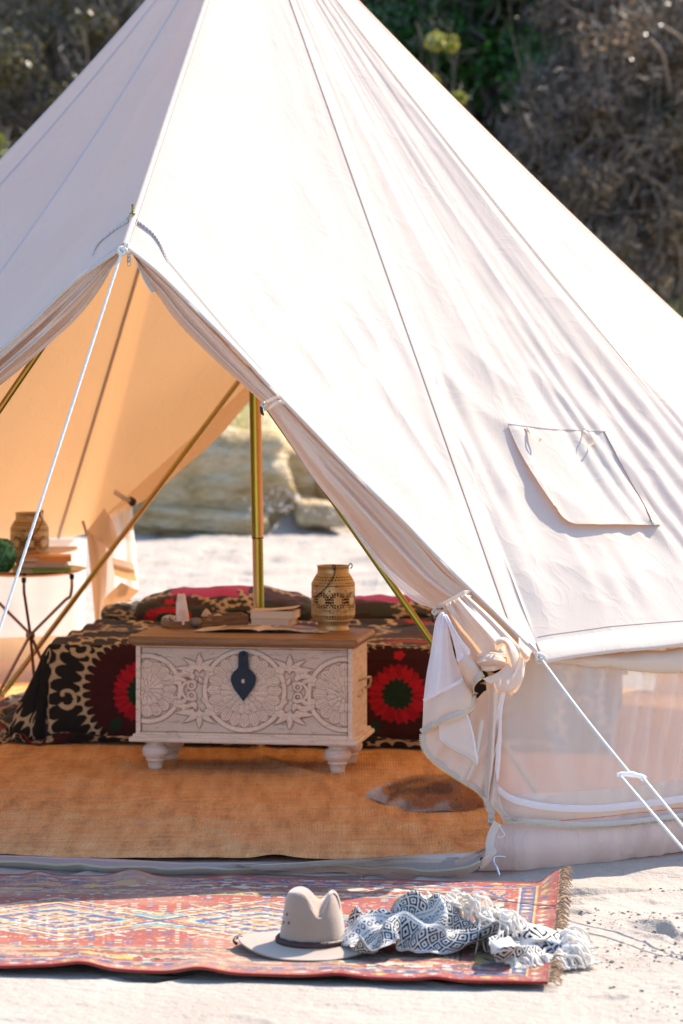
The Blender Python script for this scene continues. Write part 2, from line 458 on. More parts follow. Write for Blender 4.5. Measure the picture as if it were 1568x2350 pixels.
def rock(name, c, sz, seed, label, rot=0, sub=34, amp=.20, boxy=9, group=None):
    th = np.linspace(0, math.pi, sub); ph = np.linspace(0, 2 * math.pi, sub * 2, endpoint=False)
    T, Q = np.meshgrid(th, ph, indexing='ij')
    n = np.stack([np.sin(T) * np.cos(Q), np.sin(T) * np.sin(Q), np.cos(T)], -1)
    k = (np.abs(n) ** boxy).sum(-1, keepdims=True) ** (-1 / boxy)
    p = n * k
    p = p * (1 + amp * fbm(p[..., 0] * 1.7, p[..., 1] * 1.7, p[..., 2] * 3.0 + seed, seed, 6)[..., None])
    p += .08 * sstep(-.08, .08, noise(p[..., 0] * 2, p[..., 1] * 2, p[..., 2] * 5, seed + 3))[..., None] * n
    p = p * np.array(sz) / 2
    o = grid(name, p, M['stone'], cv=True, loc=c, rot=(R(3 * (seed % 3) - 3), R(5 * ((seed * 7) % 3) - 5), rot))
    tag(o, label, 'rock', group or 'sandstone blocks at the foot of the bank')
    return o
rock('boulder', P(462, 1112, 24.3) , (1.12, 1.0, .70), 3, 'big pale sandstone block seen through the tent left of the centre pole', .2)
rock('boulder', P(330, 1150, 24.6) , (.9, .8, .56), 5, 'grey shaded rock behind the left rear door flap', -.2)
rock('boulder', P(678, 1092, 24.8), (.80, .7, .50), 8, 'brown sandstone block seen right of the centre pole', .3)
rock('boulder', P(735, 1178, 23.9), (.34, .4, .15), 11, 'low flat rock on the sand beside the right A-frame pole', .1, 18)
rock('boulder', P(452, 1188, 23.9), (.95, .5, .16), 14, 'low slab of grey rock lying in front of the big pale block', .05, 18)
rock('boulder', P(180, 1120, 25.0), (1.1, .9, .7), 17, 'long sandstone block hidden mostly by the tent left wall', .0, 18)
rock('boulder', P(830, 1120, 24.9), (.9, .8, .6), 21, 'sandstone block behind the right door curtain', .4, 18)
# heap of crumbled sand at the foot
hp = MB()
for k in range(260):
    x = rng.uniform(560, 800); y = rng.uniform(1150, 1212) - 30 * math.exp(-((x - 640) / 60) ** 2)
    c = P(x, y, 24.0 - rng.rand() * .6); r = .006 + .018 * rng.rand() ** 2
    hp.add((ico * (1 + .25 * rng.randn(7, 1))) @ rz(rng.rand() * 6).T * r + c, icf)
o = hp.build('rubble', M['sand'], smooth=False); tag(o, 'crumbled sand heap at the foot of the rocks', None, kind='stuff')
gx2 = np.linspace(-.9, .4, 50); GX2, GY2 = np.meshgrid(gx2, np.linspace(23.3, 24.8, 40), indexing='ij')
z2 = .34 * np.exp(-((GX2 + .40) / .26) ** 2 - ((GY2 - 24.3) / .4) ** 2) + .05 * fbm(GX2 * 6, GY2 * 6, 0, 4) - .06
grid('sand_heap', np.stack([GX2, GY2, z2], -1), M['sand'])
tag(bpy.data.objects['sand_heap'], 'heap of crumbled sand at the foot of the rocks', None, kind='structure')

# ------------------------------------------------------------ scrub
def m_leaf(name, c1, c2, rough=.35):
    s = NT(name); v = s.coord('Object'); n = s.noise(v, 3, 3)
    i = s.n('ShaderNodeNewGeometry')
    c = s.mix(i.outputs['Random Per Island'], c1, c2)
    s.princ(c, rough, 0, None, .5); d = s.p
    t = s.n('ShaderNodeBsdfTranslucent'); s.l(c, t.inputs[0]); m = s.n('ShaderNodeMixShader'); m.inputs[0].default_value = .35
    s.l(d.outputs[0], m.inputs[1]); s.l(t.outputs[0], m.inputs[2]); s.l(m.outputs[0], s.out.inputs[0])
    return s.m
LEAF = {
 'olive': m_leaf('olive leaves', (.05, .05, .016), (.26, .20, .08)),
 'green': m_leaf('dark green leaves', (.014, .06, .014), (.07, .20, .04), .25),
 'yellow': m_leaf('yellow green leaves', (.22, .26, .03), (.46, .42, .07)),
 'grey': m_leaf('dry grey leaves', (.045, .035, .024), (.32, .23, .15), .35),
}
M['bark'] = m_plain('grey scrub bark', (.065, .052, .042), .8, 0, .5, 30, .3)
M['twig'] = m_plain('dry twig', (.15, .12, .095), .6, 0, 0, 30, .35)
def shrub(name, c, w, h, leaf, nleaf, ntwig, seed, label, cat, lsz=.045, group='scrub on the hillside behind the tent', clump=26):
    rs = np.random.RandomState(seed)
    t = empty(name, c); tag(t, label, cat, group)
    tr = MB(); tips = []
    for k in range(5):
        a = rs.uniform(0, 6.28); r0 = rs.uniform(.02, .12) * w
        e = np.array([math.cos(a) * w * rs.uniform(.15, .45), math.sin(a) * w * rs.uniform(.15, .45), h * rs.uniform(.6, .95)])
        b = np.array([math.cos(a) * r0, math.sin(a) * r0, -.15])
        m = (b + e) / 2 + rs.randn(3) * .12 * w; pts = resample([b, m, e], 12)
        tr.tube(pts, np.linspace(.045, .012, 12) * (h / 3), 6)
        for q in range(6):
            i = rs.randint(4, 12); d = rs.randn(3) * .22 * w + np.array([0, 0, .15 * h])
            p2 = resample([pts[i], pts[i] + d * .5 + rs.randn(3) * .05, pts[i] + d], 8); tr.tube(p2, np.linspace(.014, .004, 8) * (h / 3), 5, False); tips.append(p2[-1])
    tr.build('trunk', M['bark'], t, True)
    nc = clump; cc = []
    while len(cc) < nc:
        p = rs.uniform(-1, 1, 3)
        if (p ** 2).sum() < 1 and (p ** 2).sum() > .12: cc.append(p * np.array([w / 2, w / 2, h * .48]) + np.array([0, 0, h * .52]))
    cc = np.array(cc); cr = rs.uniform(.14, .34, nc) * w * .6
    k = rs.randint(0, nc, nleaf); p = rs.randn(nleaf, 3); p /= np.linalg.norm(p, axis=1, keepdims=True); p *= rs.rand(nleaf, 1) ** .45
    p = cc[k] + p * cr[k][:, None] * np.array([1, 1, .75])
    a = rs.randn(nleaf, 3); a /= np.linalg.norm(a, axis=1, keepdims=True); b = np.cross(a, rs.randn(nleaf, 3)); b /= np.linalg.norm(b, axis=1, keepdims=True)
    sz = lsz * rs.uniform(.5, 1.3, (nleaf, 1))
    v = np.stack([p - a * sz, p + b * sz * .38, p + a * sz, p - b * sz * .38], 1).reshape(-1, 3)
    link('crown', mesh_np('crown', v, np.arange(nleaf * 4).reshape(-1, 4), False), LEAF[leaf], t)
    if ntwig:
        k = rs.randint(0, nc, ntwig); p = cc[k] + rs.randn(ntwig, 3) * cr[k][:, None] * .7
        d = rs.randn(ntwig, 3) * .07 * w * .6 + np.array([0, 0, .10]); s1 = np.cross(d, rs.randn(ntwig, 3)); s1 /= np.linalg.norm(s1, axis=1, keepdims=True)
        th = rs.uniform(.003, .009, (ntwig, 1)); bend = rs.randn(ntwig, 3) * .05
        v = np.stack([p - s1 * th, p + s1 * th, p + d * .5 + bend + s1 * th * .8, p + d * .5 + bend - s1 * th * .8, p + d, p + d], 1)[:, :5]
        f = np.arange(ntwig)[:, None] * 5
        fa = np.concatenate([np.hstack([f, f + 1, f + 2, f + 3])], 0); fb = np.hstack([f + 3, f + 2, f + 4, f + 4])
        me = bpy.data.meshes.new('twigs'); vv = v.reshape(-1, 3)
        faces = fa.tolist() + [q[:3] for q in fb.tolist()]
        me.from_pydata(vv.tolist(), [], faces)
        o = link('twigs', me, M['twig'], t); o['kind'] = 'stuff'
    return t
def gz(x, y):  # rough height of the slope behind
    return float(np.interp(y, [25.2, 27.6, 29.5, 31.2, 35, 40], [.5, .9, 1.2, 1.8, 5.3, 9.3]))
def SH(px, d, w, h, leaf, nl, ntw, seed, label, cat='shrub', dz=0, **k):
    x = (px - 784) / FPX * d
    return shrub('tree' if cat == 'tree' else 'shrub', (x, d, gz(x, d) + dz), w, h, leaf, nl, ntw, seed, label, cat, **k)
SH(60, 30.5, 2.4, 3.4, 'olive', 15000, 3000, 1, 'olive brown scrub bush at the left edge behind the tent')
SH(300, 31.5, 2.6, 3.6, 'olive', 13000, 3000, 2, 'twiggy olive bush behind the upper left tent roof')
SH(-250, 31.0, 2.6, 3.2, 'olive', 3000, 1500, 3, 'olive bush just outside the left edge of the photo')
SH(20, 28.4, .7, 1.0, 'yellow', 2500, 300, 4, 'small yellow green bush low at the left edge behind the tent', dz=1.0, clump=10)
SH(620, 32.5, 2.8, 4.2, 'green', 6000, 1500, 5, 'green bush hidden behind the tent top')
SH(1000, 33.0, 3.2, 4.4, 'green', 15000, 1200, 6, 'dark glossy green tree behind the right roof edge', 'tree', lsz=.07)
SH(1270, 32.6, 3.2, 3.8, 'green', 16000, 800, 7, 'dark green tree at the top right of the photo', 'tree', dz=-.3, lsz=.07)
SH(1012, 28.6, .42, 1.15, 'yellow', 2600, 60, 8, 'bright yellow green sprig bush rising over the roof edge', dz=1.9, clump=12, lsz=.04)
SH(1240, 30.2, 1.9, 2.2, 'grey', 8000, 3000, 9, 'grey leafless scrub right of the green tree')
SH(1500, 30.6, 2.2, 3.5, 'grey', 15000, 5000, 10, 'large grey brown twiggy bush at the right edge', clump=34)
SH(1660, 30.0, 2.4, 3.3, 'grey', 7000, 2500, 12, 'dry bush cut by the right edge of the photo')
SH(1350, 29.4, 1.9, 2.2, 'grey', 9000, 3500, 13, 'low dry grey bush in front of the large twiggy bush')
SH(1130, 29.0, 1.5, 1.5, 'olive', 4500, 3000, 14, 'low olive bush just above the right roof edge')
SH(1565, 27.8, .55, .5, 'yellow', 1500, 100, 15, 'small bright green bush at the foot of the slope, right edge', dz=.45, clump=8)
SH(1540, 32.4, 1.5, 3.8, 'green', 6000, 500, 17, 'narrow green bush showing above the dry scrub at the top right', dz=.3, lsz=.06)
SH(850, 29.5, 1.8, 1.8, 'olive', 3000, 1500, 16, 'olive bush behind the tent')
# pale bare branches leaning out of the scrub
M['pale_branch'] = m_plain('bleached branch', (.15, .115, .085), .7, 0, .3, 40, .2)
for k, (a, b, r) in enumerate([((1470, 400), (1568, 500), .03), ((1490, 90), (1530, 190), .035), ((1520, 60), (1590, 150), .03), ((348 / 1.9, 60), (372 / 1.9, 200), .02), ((1440, 500), (1410, 660), .05), ((1540, 520), (1560, 690), .045)]):
    mb = MB(); d = 28.9; p0 = P(*a, d); p1 = P(*b, d + .3)
    mb.tube(resample([p0, (p0 + p1) / 2 + np.array([.04, 0, .05]), p1 + (p1 - p0) * .2], 10), np.linspace(r, r * .5, 10) * .6, 8)
    where = ['long pale bare branch low at the right edge', 'thick pale broken branch at the upper right', 'pale branch crossing the top right corner', 'thin pale stem at the upper left', 'dim bare trunk in the shade right of the roof edge', 'dim bare trunk beside the right edge'][k]
    tag(mb.build('bare_branch', M['pale_branch'], None, True), where, 'branch', 'bare branches in the scrub')
# dune grass tufts along the top of the bank
gb = []; N = 15000
px = rng.uniform(-2.6, 2.6, N); pt = rng.uniform(.07, .75, N)
py = np.interp(pt, [0, .06, .35, .7, 1], [24.3, 25.2, 27.6, 29.5, 31.2]); pz = np.interp(pt, [0, .06, .35, .7, 1], [-.15, .56, .92, 1.25, 1.9])
kk = noise(px * 2.5, py * 2.5, 0, 3) > -.1; px, py, pz = px[kk], py[kk], pz[kk]; N = len(px)
bs = np.stack([px, py, pz], 1); ti = bs + np.stack([rng.randn(N) * .06, rng.randn(N) * .06, rng.uniform(.06, .22, N)], 1); wd = np.stack([np.full(N, .006), rng.randn(N) * .003, np.zeros(N)], 1)
vv = np.stack([bs - wd, bs + wd, ti], 1).reshape(-1, 3)
M['dune_grass'] = m_leaf('dune grass', (.30, .30, .08), (.55, .45, .22), .6)
o = link('dune_grass', mesh_np('dune_grass', vv, np.arange(N * 3).reshape(-1, 3), False), M['dune_grass']); tag(o, 'dry dune grass on top of the bank', 'grass', kind='stuff')
# ------------------------------------------------------------ the bell tent
TC = np.array([-0.276, 11.6, 0.0])
tent = empty('bell_tent', TC); tag(tent, 'cream canvas bell tent with its front door tied open on the sand', 'tent')
def T(a): return np.asarray(a, float) - TC           # into the tent's coordinates
APEX = P(565, -276, 11.6)
def AZ(phi, r, z=0.0):
    "azimuth in degrees seen from the tent centre, 0 = towards the photographer, + = right"
    p = np.radians(np.asarray(phi, float))
    return np.stack([TC[0] + r * np.sin(p), TC[1] - r * np.cos(p), np.broadcast_to(z, p.shape) * 1.0], -1)
PHP, PHR, PHL = -8.0, 18.6, -37.0
E_R = [(285, 565), (366, 631), (446, 708), (539, 803), (648, 918), (765, 1041), (906, 1181), (1038, 1314), (1150, 1425), (1228, 1502)]
DPK, DKN = 9.56, 9.20
er = np.array([P(x, y, DPK + (DKN - DPK) * (x - 285) / 943) for x, y in E_R])
KR = P(1244, 1512, DKN); er[-1] = KR
KL = AZ(PHL, 2.53, .57)
E_L = [(285, 565), (176, 646), (84, 730), (0, 807)]
el = np.array([P(x, y, DPK + (KL[1] - DPK) * (285 - x) / 995) for x, y in E_L] + [P(-250, 1035, DPK), P(-480, 1250, 9.57), KL])
ER = resample(er, 200); EL = resample(el, 200)
RP = np.array([.10, 13.72, 1.70])                     # rear door peak
KR2 = AZ(141, 2.5, .59); KL2 = AZ(199, 2.42, .60)
def at(curve, u):
    u = np.clip(u, 0, 1) * (len(curve) - 1); i = np.minimum(u.astype(int), len(curve) - 2); t = (u - i)[..., None]
    return curve[i] * (1 - t) + curve[i + 1] * t
R1 = resample([RP, (RP + KR2) / 2 + [0, 0, -.02], KR2], 100); R2 = resample([RP, (RP + KL2) / 2 + [0, 0, -.02], KL2], 100)
SEAMS = [-8, 16.8, 44, 71, 98, 125, 170, 201, 228, 255, 280, 300, 327, 352]
def hem(phi):
    phi = np.asarray(phi, float); ph = np.where(phi > 322.9, phi - 360, phi)
    z = .572 + .020 * np.abs(np.sin(np.radians((ph - 18.6) * 180 / 27.2)))
    rr = 2.53 - .04 * np.abs(np.sin(np.radians((ph - 18.6) * 180 / 27.2)))
    out = AZ(ph, rr, 0); out[..., 2] = z
    k = np.clip((ph - 18.6) / 6, 0, 1)[..., None]; out = np.where((ph >= 18.6)[..., None] & (ph < 25)[..., None], KR * (1 - k) + out * k, out)
    out = np.where(((ph >= PHP) & (ph < PHR))[..., None], at(ER, (ph - PHP) / (PHR - PHP)), out)
    out = np.where(((ph < PHP) & (ph >= PHL))[..., None], at(EL, (PHP - ph) / (PHP - PHL)), out)
    out = np.where(((ph >= 141) & (ph < 170))[..., None], at(R1, (170 - ph) / 29), out)
    out = np.where(((ph >= 170) & (ph <= 199))[..., None], at(R2, (ph - 170) / 29), out)
    return out
def sagamp(ph):
    x = ((np.asarray(ph, float) + 180) % 360) - 180
    return np.interp(x, [-180, -150, -90, -57, -33, -20, -8, 16.8, 30, 44, 71, 120, 180], [.03, .06, .14, .16, .13, .09, 0, -.01, .03, .04, .08, .06, .03])
def roof(phi, t, wr=1.0):
    phi, t = np.broadcast_arrays(np.asarray(phi, float), np.asarray(t, float))
    h = hem(phi); p = APEX + (h - APEX) * t[..., None]
    s = sagamp(phi) * np.sin(np.pi * t ** .85)
    x = np.where(phi > 180, phi - 360, phi)
    # billow between seams
    se = np.array(SEAMS, float); k = np.clip(np.searchsorted(se, phi, side='right') - 1, 0, len(se) - 2)
    u = (phi - se[k]) / (se[k + 1] - se[k])
    bil = np.sin(np.pi * u) * np.sin(np.pi * np.clip(t, 0, 1) ** 1.3)
    b = np.where((x > 16.8) & (x < 130), .045, .02) * bil
    b = np.where((x < -8) & (x > -33), .05 * bil, b)
    p = p - np.stack([0 * s, 0 * s, s + b], -1)
    if wr:
        arc = np.radians(x) * 2.5
        right = sstep(14, 22, x) * (x < 90)
        n1 = 1 - np.abs(noise(arc * 9 + .6 * noise(arc * 2, t * 3), t * 2.2, 0, 51)) * 2
        n2 = fbm(arc * 26 + t * 2, t * 5, 0, 52, 3)
        n3 = 1 - np.abs(noise(arc * 5 + t * 9, t * 12 - arc * 4, 0, 53)) * 2
        amp = (.0006 + .0032 * right * sstep(.15, .5, t)) * (.3 + .7 * sstep(.1, .3, t))
        near = sstep(.45, .9, t) * sstep(-8, -1, x) * (1 - sstep(17, 19, x))
        w_ = amp * n1 + .0006 * n2 * (1 + 2.6 * right) + (.0008 + .0045 * right * sstep(.45, .75, t) + .0045 * near) * n3
        sd = sstep(0, .07, u) * sstep(0, .07, 1 - u)
        w_ = w_ * sd * (1 - .85 * sstep(.92, .98, t)) + .006 * right * sstep(.55, .9, t) * (1 - sstep(.93, .98, t)) * np.sin(arc * 70 + 3 * noise(arc * 8, t * 3)) * sstep(-.2, .4, noise(arc * 5, t * 4, 0, 61))
        nrm = np.stack([np.sin(np.radians(x)) * .7, -np.cos(np.radians(x)) * .7, np.full(x.shape, .72)], -1)
        p = p + nrm * w_[..., None]
    return p
roof_objs = []; bv_v, bv_f, nb = [], [], 0
for i in range(len(SEAMS) - 1):
    a, b = SEAMS[i], SEAMS[i + 1]
    front = a < 60 or a >= 300
    PH = np.linspace(a, b - 1e-4, 110 if front else 30); TT = np.r_[0.004, np.linspace(.02, 1, 300 if front else 80)]
    PH, TT = np.meshgrid(PH, TT, indexing='ij')
    p = roof(PH, TT)
    o = grid('roof_panel', T(p), M['canvas'], tent)
    if front:
        f = gridfaces(*p.shape[:2]) + nb; bv_v.append(p.reshape(-1, 3)); bv_f.append(f); nb += p.shape[0] * p.shape[1]
bvh = BVHTree.FromPolygons([tuple(q) for q in np.vstack(bv_v)], np.vstack(bv_f).tolist())
CAMP = Vector((0, 0, CAMH))
def on_roof(x, y, off=.004):
    d = Vector(P(x, y, 1.0)) - CAMP; d.normalize()
    hit, n, i, dist = bvh.ray_cast(CAMP, d)
    if hit is None: hit = CAMP + d * 9.4; n = Vector((0, -1, 0))
    if n.dot(d) > 0: n = -n
    return np.array(hit + n * off), np.array(n)
# seams
def ribbon(pts, width, side, off=0):
    "strip around the curve, side = sideways unit vectors"
    return np.stack([pts - side * width / 2, pts, pts + side * width / 2])
for k, ph in enumerate(SEAMS[:-1]):
    t = np.linspace(.03, .998, 160); p = roof(np.full(160, ph + .01), t, 0)
    x = np.radians(ph); nrm = np.array([math.sin(x) * .7, -math.cos(x) * .7, .72]); sd = np.array([math.cos(x), math.sin(x), 0])
    left = ph > 250 or ph < -20
    if ph == -8:
        a = np.stack([p + nrm * .001 - sd * .010, p + nrm * .007 - sd * .006, p + nrm * .010, p + nrm * .007 + sd * .006, p + nrm * .001 + sd * .011])
        grid('ridge_seam', T(a), M['canvas'], tent)
        pc = p + nrm * .002 + sd * .014
        m_ = MB(); m_.tube(T(pc), .0016, 5); m_.build('seam_line', M['seam'], tent)
    else:
        inside = 140 < ph < 260
        sg = -1 if inside else 1
        seg = grid('roof_seam', T(np.stack([p + sg * nrm * .0005 - sd * .006, p + sg * nrm * (.004 if left or inside else .0012), p + sg * nrm * .0005 + sd * .006])), M['seam'] if left or inside else M['canvas'], tent)
        if not left and ph < 100:
            m_ = MB(); m_.tube(T(p + nrm * .0012), .0011, 5); m_.build('seam_line', M['brownseam'], tent)  # brown line paints in the shadow along the felled seam
        if inside:
            m_ = MB(); m_.tube(T(p - nrm * .006), .006, 6); m_.build('seam_welt', M['seam'], tent)
# hems: doubled band along the lower edge
for a, b, n in ((18.8, 71, 200), (-7.8, 18.4, 240), (-36.5, -8.2, 120)):
    ph = np.linspace(a, b, n); ph = np.where(ph < -8, ph + 360, ph)
    lo = roof(ph, np.full(n, 1.0), 0); up = roof(ph, np.full(n, .984 if a > 18 else .988)); x = np.radians(ph)
    nrm = np.stack([np.sin(x) * .6, -np.cos(x) * .6, np.full(n, .75)], 1)
    dn = (lo - up); dn /= np.linalg.norm(dn, axis=1, keepdims=True)
    drop = .022 if a > 18 else .004
    wv = .004 * np.sin(np.linspace(0, 30, n))[:, None] * nrm
    A_ = np.stack([up - nrm * .004, up + nrm * .0018, lo + nrm * .004 + dn * drop * .6 + wv, lo + nrm * .002 + dn * drop + wv, lo - nrm * .004 + dn * drop + wv, lo - nrm * .006])
    grid('roof_hem', T(A_), M['canvas'], tent)
# eave stitching puckers
ph = np.linspace(20, 40, 260); p1 = roof(ph, np.full(260, .979)); x = np.radians(ph); nrm = np.stack([np.sin(x) * .6, -np.cos(x) * .6, np.full(260, .75)], 1)
m_ = MB(); m_.tube(T(p1 + nrm * .0010), .0008, 5); m_.build('hem_stitching', M['seam'], tent)

# pole tip, rope grommets
fa = P(306, 492, 9.72)                                 # A-frame apex
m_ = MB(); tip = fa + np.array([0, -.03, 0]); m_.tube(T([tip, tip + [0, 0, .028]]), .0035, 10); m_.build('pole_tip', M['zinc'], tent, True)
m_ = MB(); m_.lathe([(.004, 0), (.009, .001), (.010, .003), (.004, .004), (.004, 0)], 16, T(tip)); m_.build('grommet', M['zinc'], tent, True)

# sewn reinforcement curve below the tip
for pts in ([(312, 508), (335, 525), (352, 540), (366, 560), (378, 585), (386, 600)], [(298, 508), (270, 525), (248, 542), (226, 562), (212, 590)], ):
    q = resample([on_roof(x, y, .003)[0] for x, y in pts], 60)
    q = q + .0015 * np.sin(np.linspace(0, 90, 60))[:, None]
    m_ = MB(); m_.tube(T(q), np.linspace(.005, .001, 60), 6); m_.build('reinforcement_seam', M['seam'], tent, True)
q = resample([on_roof(x, y, .002)[0] for x, y in [(386, 600), (440, 665), (520, 760), (600, 850)]], 60); m_ = MB(); m_.tube(T(q), .0009, 4); m_.build('seam_line', M['seam'], tent)

# vent window flap on the right of the roof
fl_t = [(1165, 975), (1210, 981), (1265, 987), (1335, 990), (1400, 993)]
fl_b = [(1262, 1158), (1300, 1206), (1360, 1212), (1440, 1212), (1517, 1208)]
def fl_side(a, b, n): return [(a[0] + (b[0] - a[0]) * t, a[1] + (b[1] - a[1]) * t) for t in np.linspace(0, 1, n)]
rows = []
for i in range(33):
    u = i / 32
    tp = resample(np.array(fl_t, float), 33)[i]; bt = resample(np.array(fl_b, float), 33)[i]
    row = []
    for j in range(37):
        v = j / 36
        x, y = tp + (bt - tp) * v
        if u < .3: x += 9 * math.sin(v * math.pi) * (1 - u / .3) * (-1)
        q, nn = on_roof(x, y, 0)
        lift = .003 + .009 * v ** 1.5 * (1 - u * .75) + .005 * v ** 2 + .0035 * noise(u * 4, v * 2 + 5, 0, 4) * v + .0022 * math.sin(u * 9 + v * 3) * v + .004 * math.sin(math.pi * v) * (u < .12)
        row.append(q + nn * lift)
    rows.append(row)
flap = np.array(rows)
fo = grid('vent_flap', T(flap), M['canvas'], tent)
# hem tape of the flap
sdn = gnormals(flap); sg = -1 if sdn[10, 10] @ np.array([0, -1, .5]) < 0 else 1
grid('flap_hem', T(np.stack([flap[-1] + sg * sdn[-1] * .0015, flap[-2] + sg * sdn[-2] * .002, flap[-3] + sg * sdn[-3] * .0015])), M['canvas'], fo)
grid('flap_hem', T(np.stack([flap[:, -1] + sg * sdn[:, -1] * .0015, flap[:, -2] + sg * sdn[:, -2] * .002])), M['canvas'], fo)
m_ = MB(); m_.tube(T(flap[:, 0] + sg * sdn[:, 0] * .001), .0016, 5); m_.build('flap_seam', M['seam'], fo)
m_ = MB(); m_.tube(T(flap[-3] + sg * sdn[-3] * .002), .0009, 5); m_.build('seam_line', M['brownseam'], fo)
for (x, y, dx) in ((1208, 984, 22), (1340, 990, 18)):
    q0, nn = on_roof(x, y, .006)
    d = on_roof(x + dx, y + 42, .022)[0] - q0; wv = np.cross(d, nn); wv /= np.linalg.norm(wv)
    lp = resample([q0, q0 + d * .5 + nn * .016, q0 + d + nn * .010, q0 + d * .96 - nn * .002 + wv * .006, q0 + d * .5 + wv * .008, q0 + wv * .006], 26)
    grid('toggle_loop', T(np.stack([lp - wv * .004, lp, lp + wv * .004])), M['canvas'], tent)

# ------------------------------------------------------------ walls
def wall_r(ph):
    x = ((np.asarray(ph, float) + 180) % 360) - 180
    return np.interp(x, [-180, -40, -15, 0, 14.8, 17.7, 30, 60, 180], [2.40, 2.42, 2.48, 2.52, 2.54, 2.56, 2.46, 2.42, 2.40])
def wall(a, b, n, lv, name, mat, fold=.004, bulge=0, seed=0, parent=tent, slant=(0, 0)):
    ph = np.linspace(a, b, n); z = np.array(lv)
    PHI, Z = np.meshgrid(ph, z, indexing='ij')
    s0 = np.interp(Z, [lv[0], lv[-1]], slant); PHI = PHI + s0 * (b - PHI) / (b - a); vv = (Z - lv[0]) / (lv[-1] - lv[0])
    r = wall_r(PHI) + bulge * np.sin(np.pi * vv) + (fold * sstep(-.03, .35, vv) if lv[0] > .15 else fold) * (fbm(PHI * .35 + Z * 2, Z * 3, 0, 90 + seed, 3) * 1.6 + .8 * np.sin(PHI * 4.3 - Z * 26) * sstep(20, 27, PHI) * (PHI < 60) + np.sin(PHI * 1.9 + 4 * Z + 2 * noise(PHI * .2, Z)) * .6)
    # upper part leans in to the eave
    top = hem(np.clip(PHI, a, b)); rt = np.hypot(top[..., 0] - TC[0], top[..., 1] - TC[1]) - .05
    k = np.clip(Z / .58, 0, 1); r = r * (1 - k) + (rt + (r - wall_r(PHI))) * k
    p = AZ(PHI, 1.0); d = p - TC; d[..., 2] = 0
    p = TC + d * r[..., None]; p[..., 2] = Z
    return p, grid(name, T(p), mat, parent)
def lv(a, b, n): return list(np.linspace(a, b, n))
# right wall: from the door post (azimuth 17) to the rear door
for a, b, n in ((15.6, 46, 220), (46, 141, 120)):
    q_ = a < 20
    wall(a, b, n, lv(.16, .585, 50), 'mesh_window', M['net'], .013, .0, 1, slant=(0, 1.6) if q_ else (0, 0))
    wall(a, b, n, lv(.115, .19, 12), 'wall_band', M['band'], .004, .006, 2, slant=(.9, -.1) if q_ else (0, 0))
    wall(a, b, n, lv(-.01, .112, 24), 'groundsheet_wall', M['pvc'], .006, .022, 3, slant=(-.9, .6) if q_ else (0, 0))
wall(199, 322, 200, lv(.19, .585, 30), 'mesh_window', M['net'], .005, .0, 4)
wall(199, 322, 200, lv(.10, .19, 8), 'wall_band', M['band'], .004, .006, 5)
wall(199, 322, 200, lv(-.01, .10, 8), 'groundsheet_wall', M['pvc'], .006, .02, 6)
# zip teeth helper
def zipper(pts, side, parent, mat, name='zip_teeth', pitch=.0048, wid=.006, tapew=.016, tape=True, off=0.0):
    L = np.linalg.norm(np.diff(pts, axis=0), axis=1).sum(); n = max(4, int(L / pitch)); q = resample(pts, n)
    t = np.gradient(q, axis=0); t /= np.linalg.norm(t, axis=1, keepdims=True)
    side = np.asarray(side, float); sd = side - t * (t @ side)[:, None]; sd /= np.linalg.norm(sd, axis=1, keepdims=True); up = np.cross(t, sd)
    up[(up @ np.array([0, -1, 0])) < 0] *= -1
    m_ = MB()
    for k in range(n):
        m_.add(np.array([q[k] + up[k] * off + sd[k] * (wid * .45) + t[k] * i * .0013 + sd[k] * j * wid * .5 + up[k] * h * .0016 for i in (-1, 1) for j in (-1, 1) for h in (-1, 1)]),
               [[0, 1, 3, 2], [4, 6, 7, 5], [0, 4, 5, 1], [2, 3, 7, 6], [0, 2, 6, 4], [1, 5, 7, 3]])
    if tape: grid('zip_tape', T(np.stack([q + sd * .001, q - sd * tapew * .5 + up * .0012, q - sd * tapew])), M['tape'], parent)
    o = m_.build(name, mat, parent); o.location = -Vector(TC); o['kind'] = 'stuff'
    return o
UP = np.array([0, 0, 1.0])
zz = [(1156, 1884), (1200, 1888), (1250, 1891), (1332, 1896), (1415, 1893), (1498, 1884), (1568, 1875), (1640, 1866)]
def on_wall(x, y, dr=0.0):
    "point of the right wall seen at photo pixel x, y"
    d = 9.3
    for _ in range(12):
        p = P(x, y, d); ph = math.degrees(math.atan2(p[0] - TC[0], TC[1] - p[1])); z = p[2]
        rt = np.hypot(*(hem(np.array([max(ph, 18.7)]))[0, :2] - TC[:2])) - .05; k = min(max(z / .58, 0), 1)
        r = float(wall_r(ph)) * (1 - k) + rt * k + dr
        dx = p[0] - TC[0]; d2 = TC[1] - math.sqrt(max(r * r - dx * dx, 0)); d = .5 * d + .5 * d2
    return P(x, y, d)
zp = resample([on_wall(x, y, .028) for x, y in zz], 60)
zipper(zp, -UP, tent, M['tooth'], wid=.007, tapew=.012); zipper(zp + [0, 0, -.007], UP, tent, M['toothgrey'], wid=.006, tape=False)
m_ = MB()
for pts, r_ in (([(1150, 1590), (1142, 1635), (1140, 1708), (1135, 1778), (1131, 1794)], .003), ([(1131, 1794), (1166, 1822), (1203, 1835), (1260, 1845), (1332, 1849), (1415, 1845), (1568, 1826), (1640, 1816)], .0028)):
    q = resample([on_wall(x, y, .018) for x, y in pts], 60)
    q2 = resample([on_wall(x + (11 if pts[0][0] == 1150 else 0), y + (0 if pts[0][0] == 1150 else 15), .016) for x, y in pts], 60)
    grid('window_border', T(np.stack([q, (q + q2) / 2 + [0, -.002, 0], q2])), M['sheer'], tent)
    m_ = MB(); m_.tube(T(q), .0017, 5); m_.build('window_piping', M['sheer'], tent)
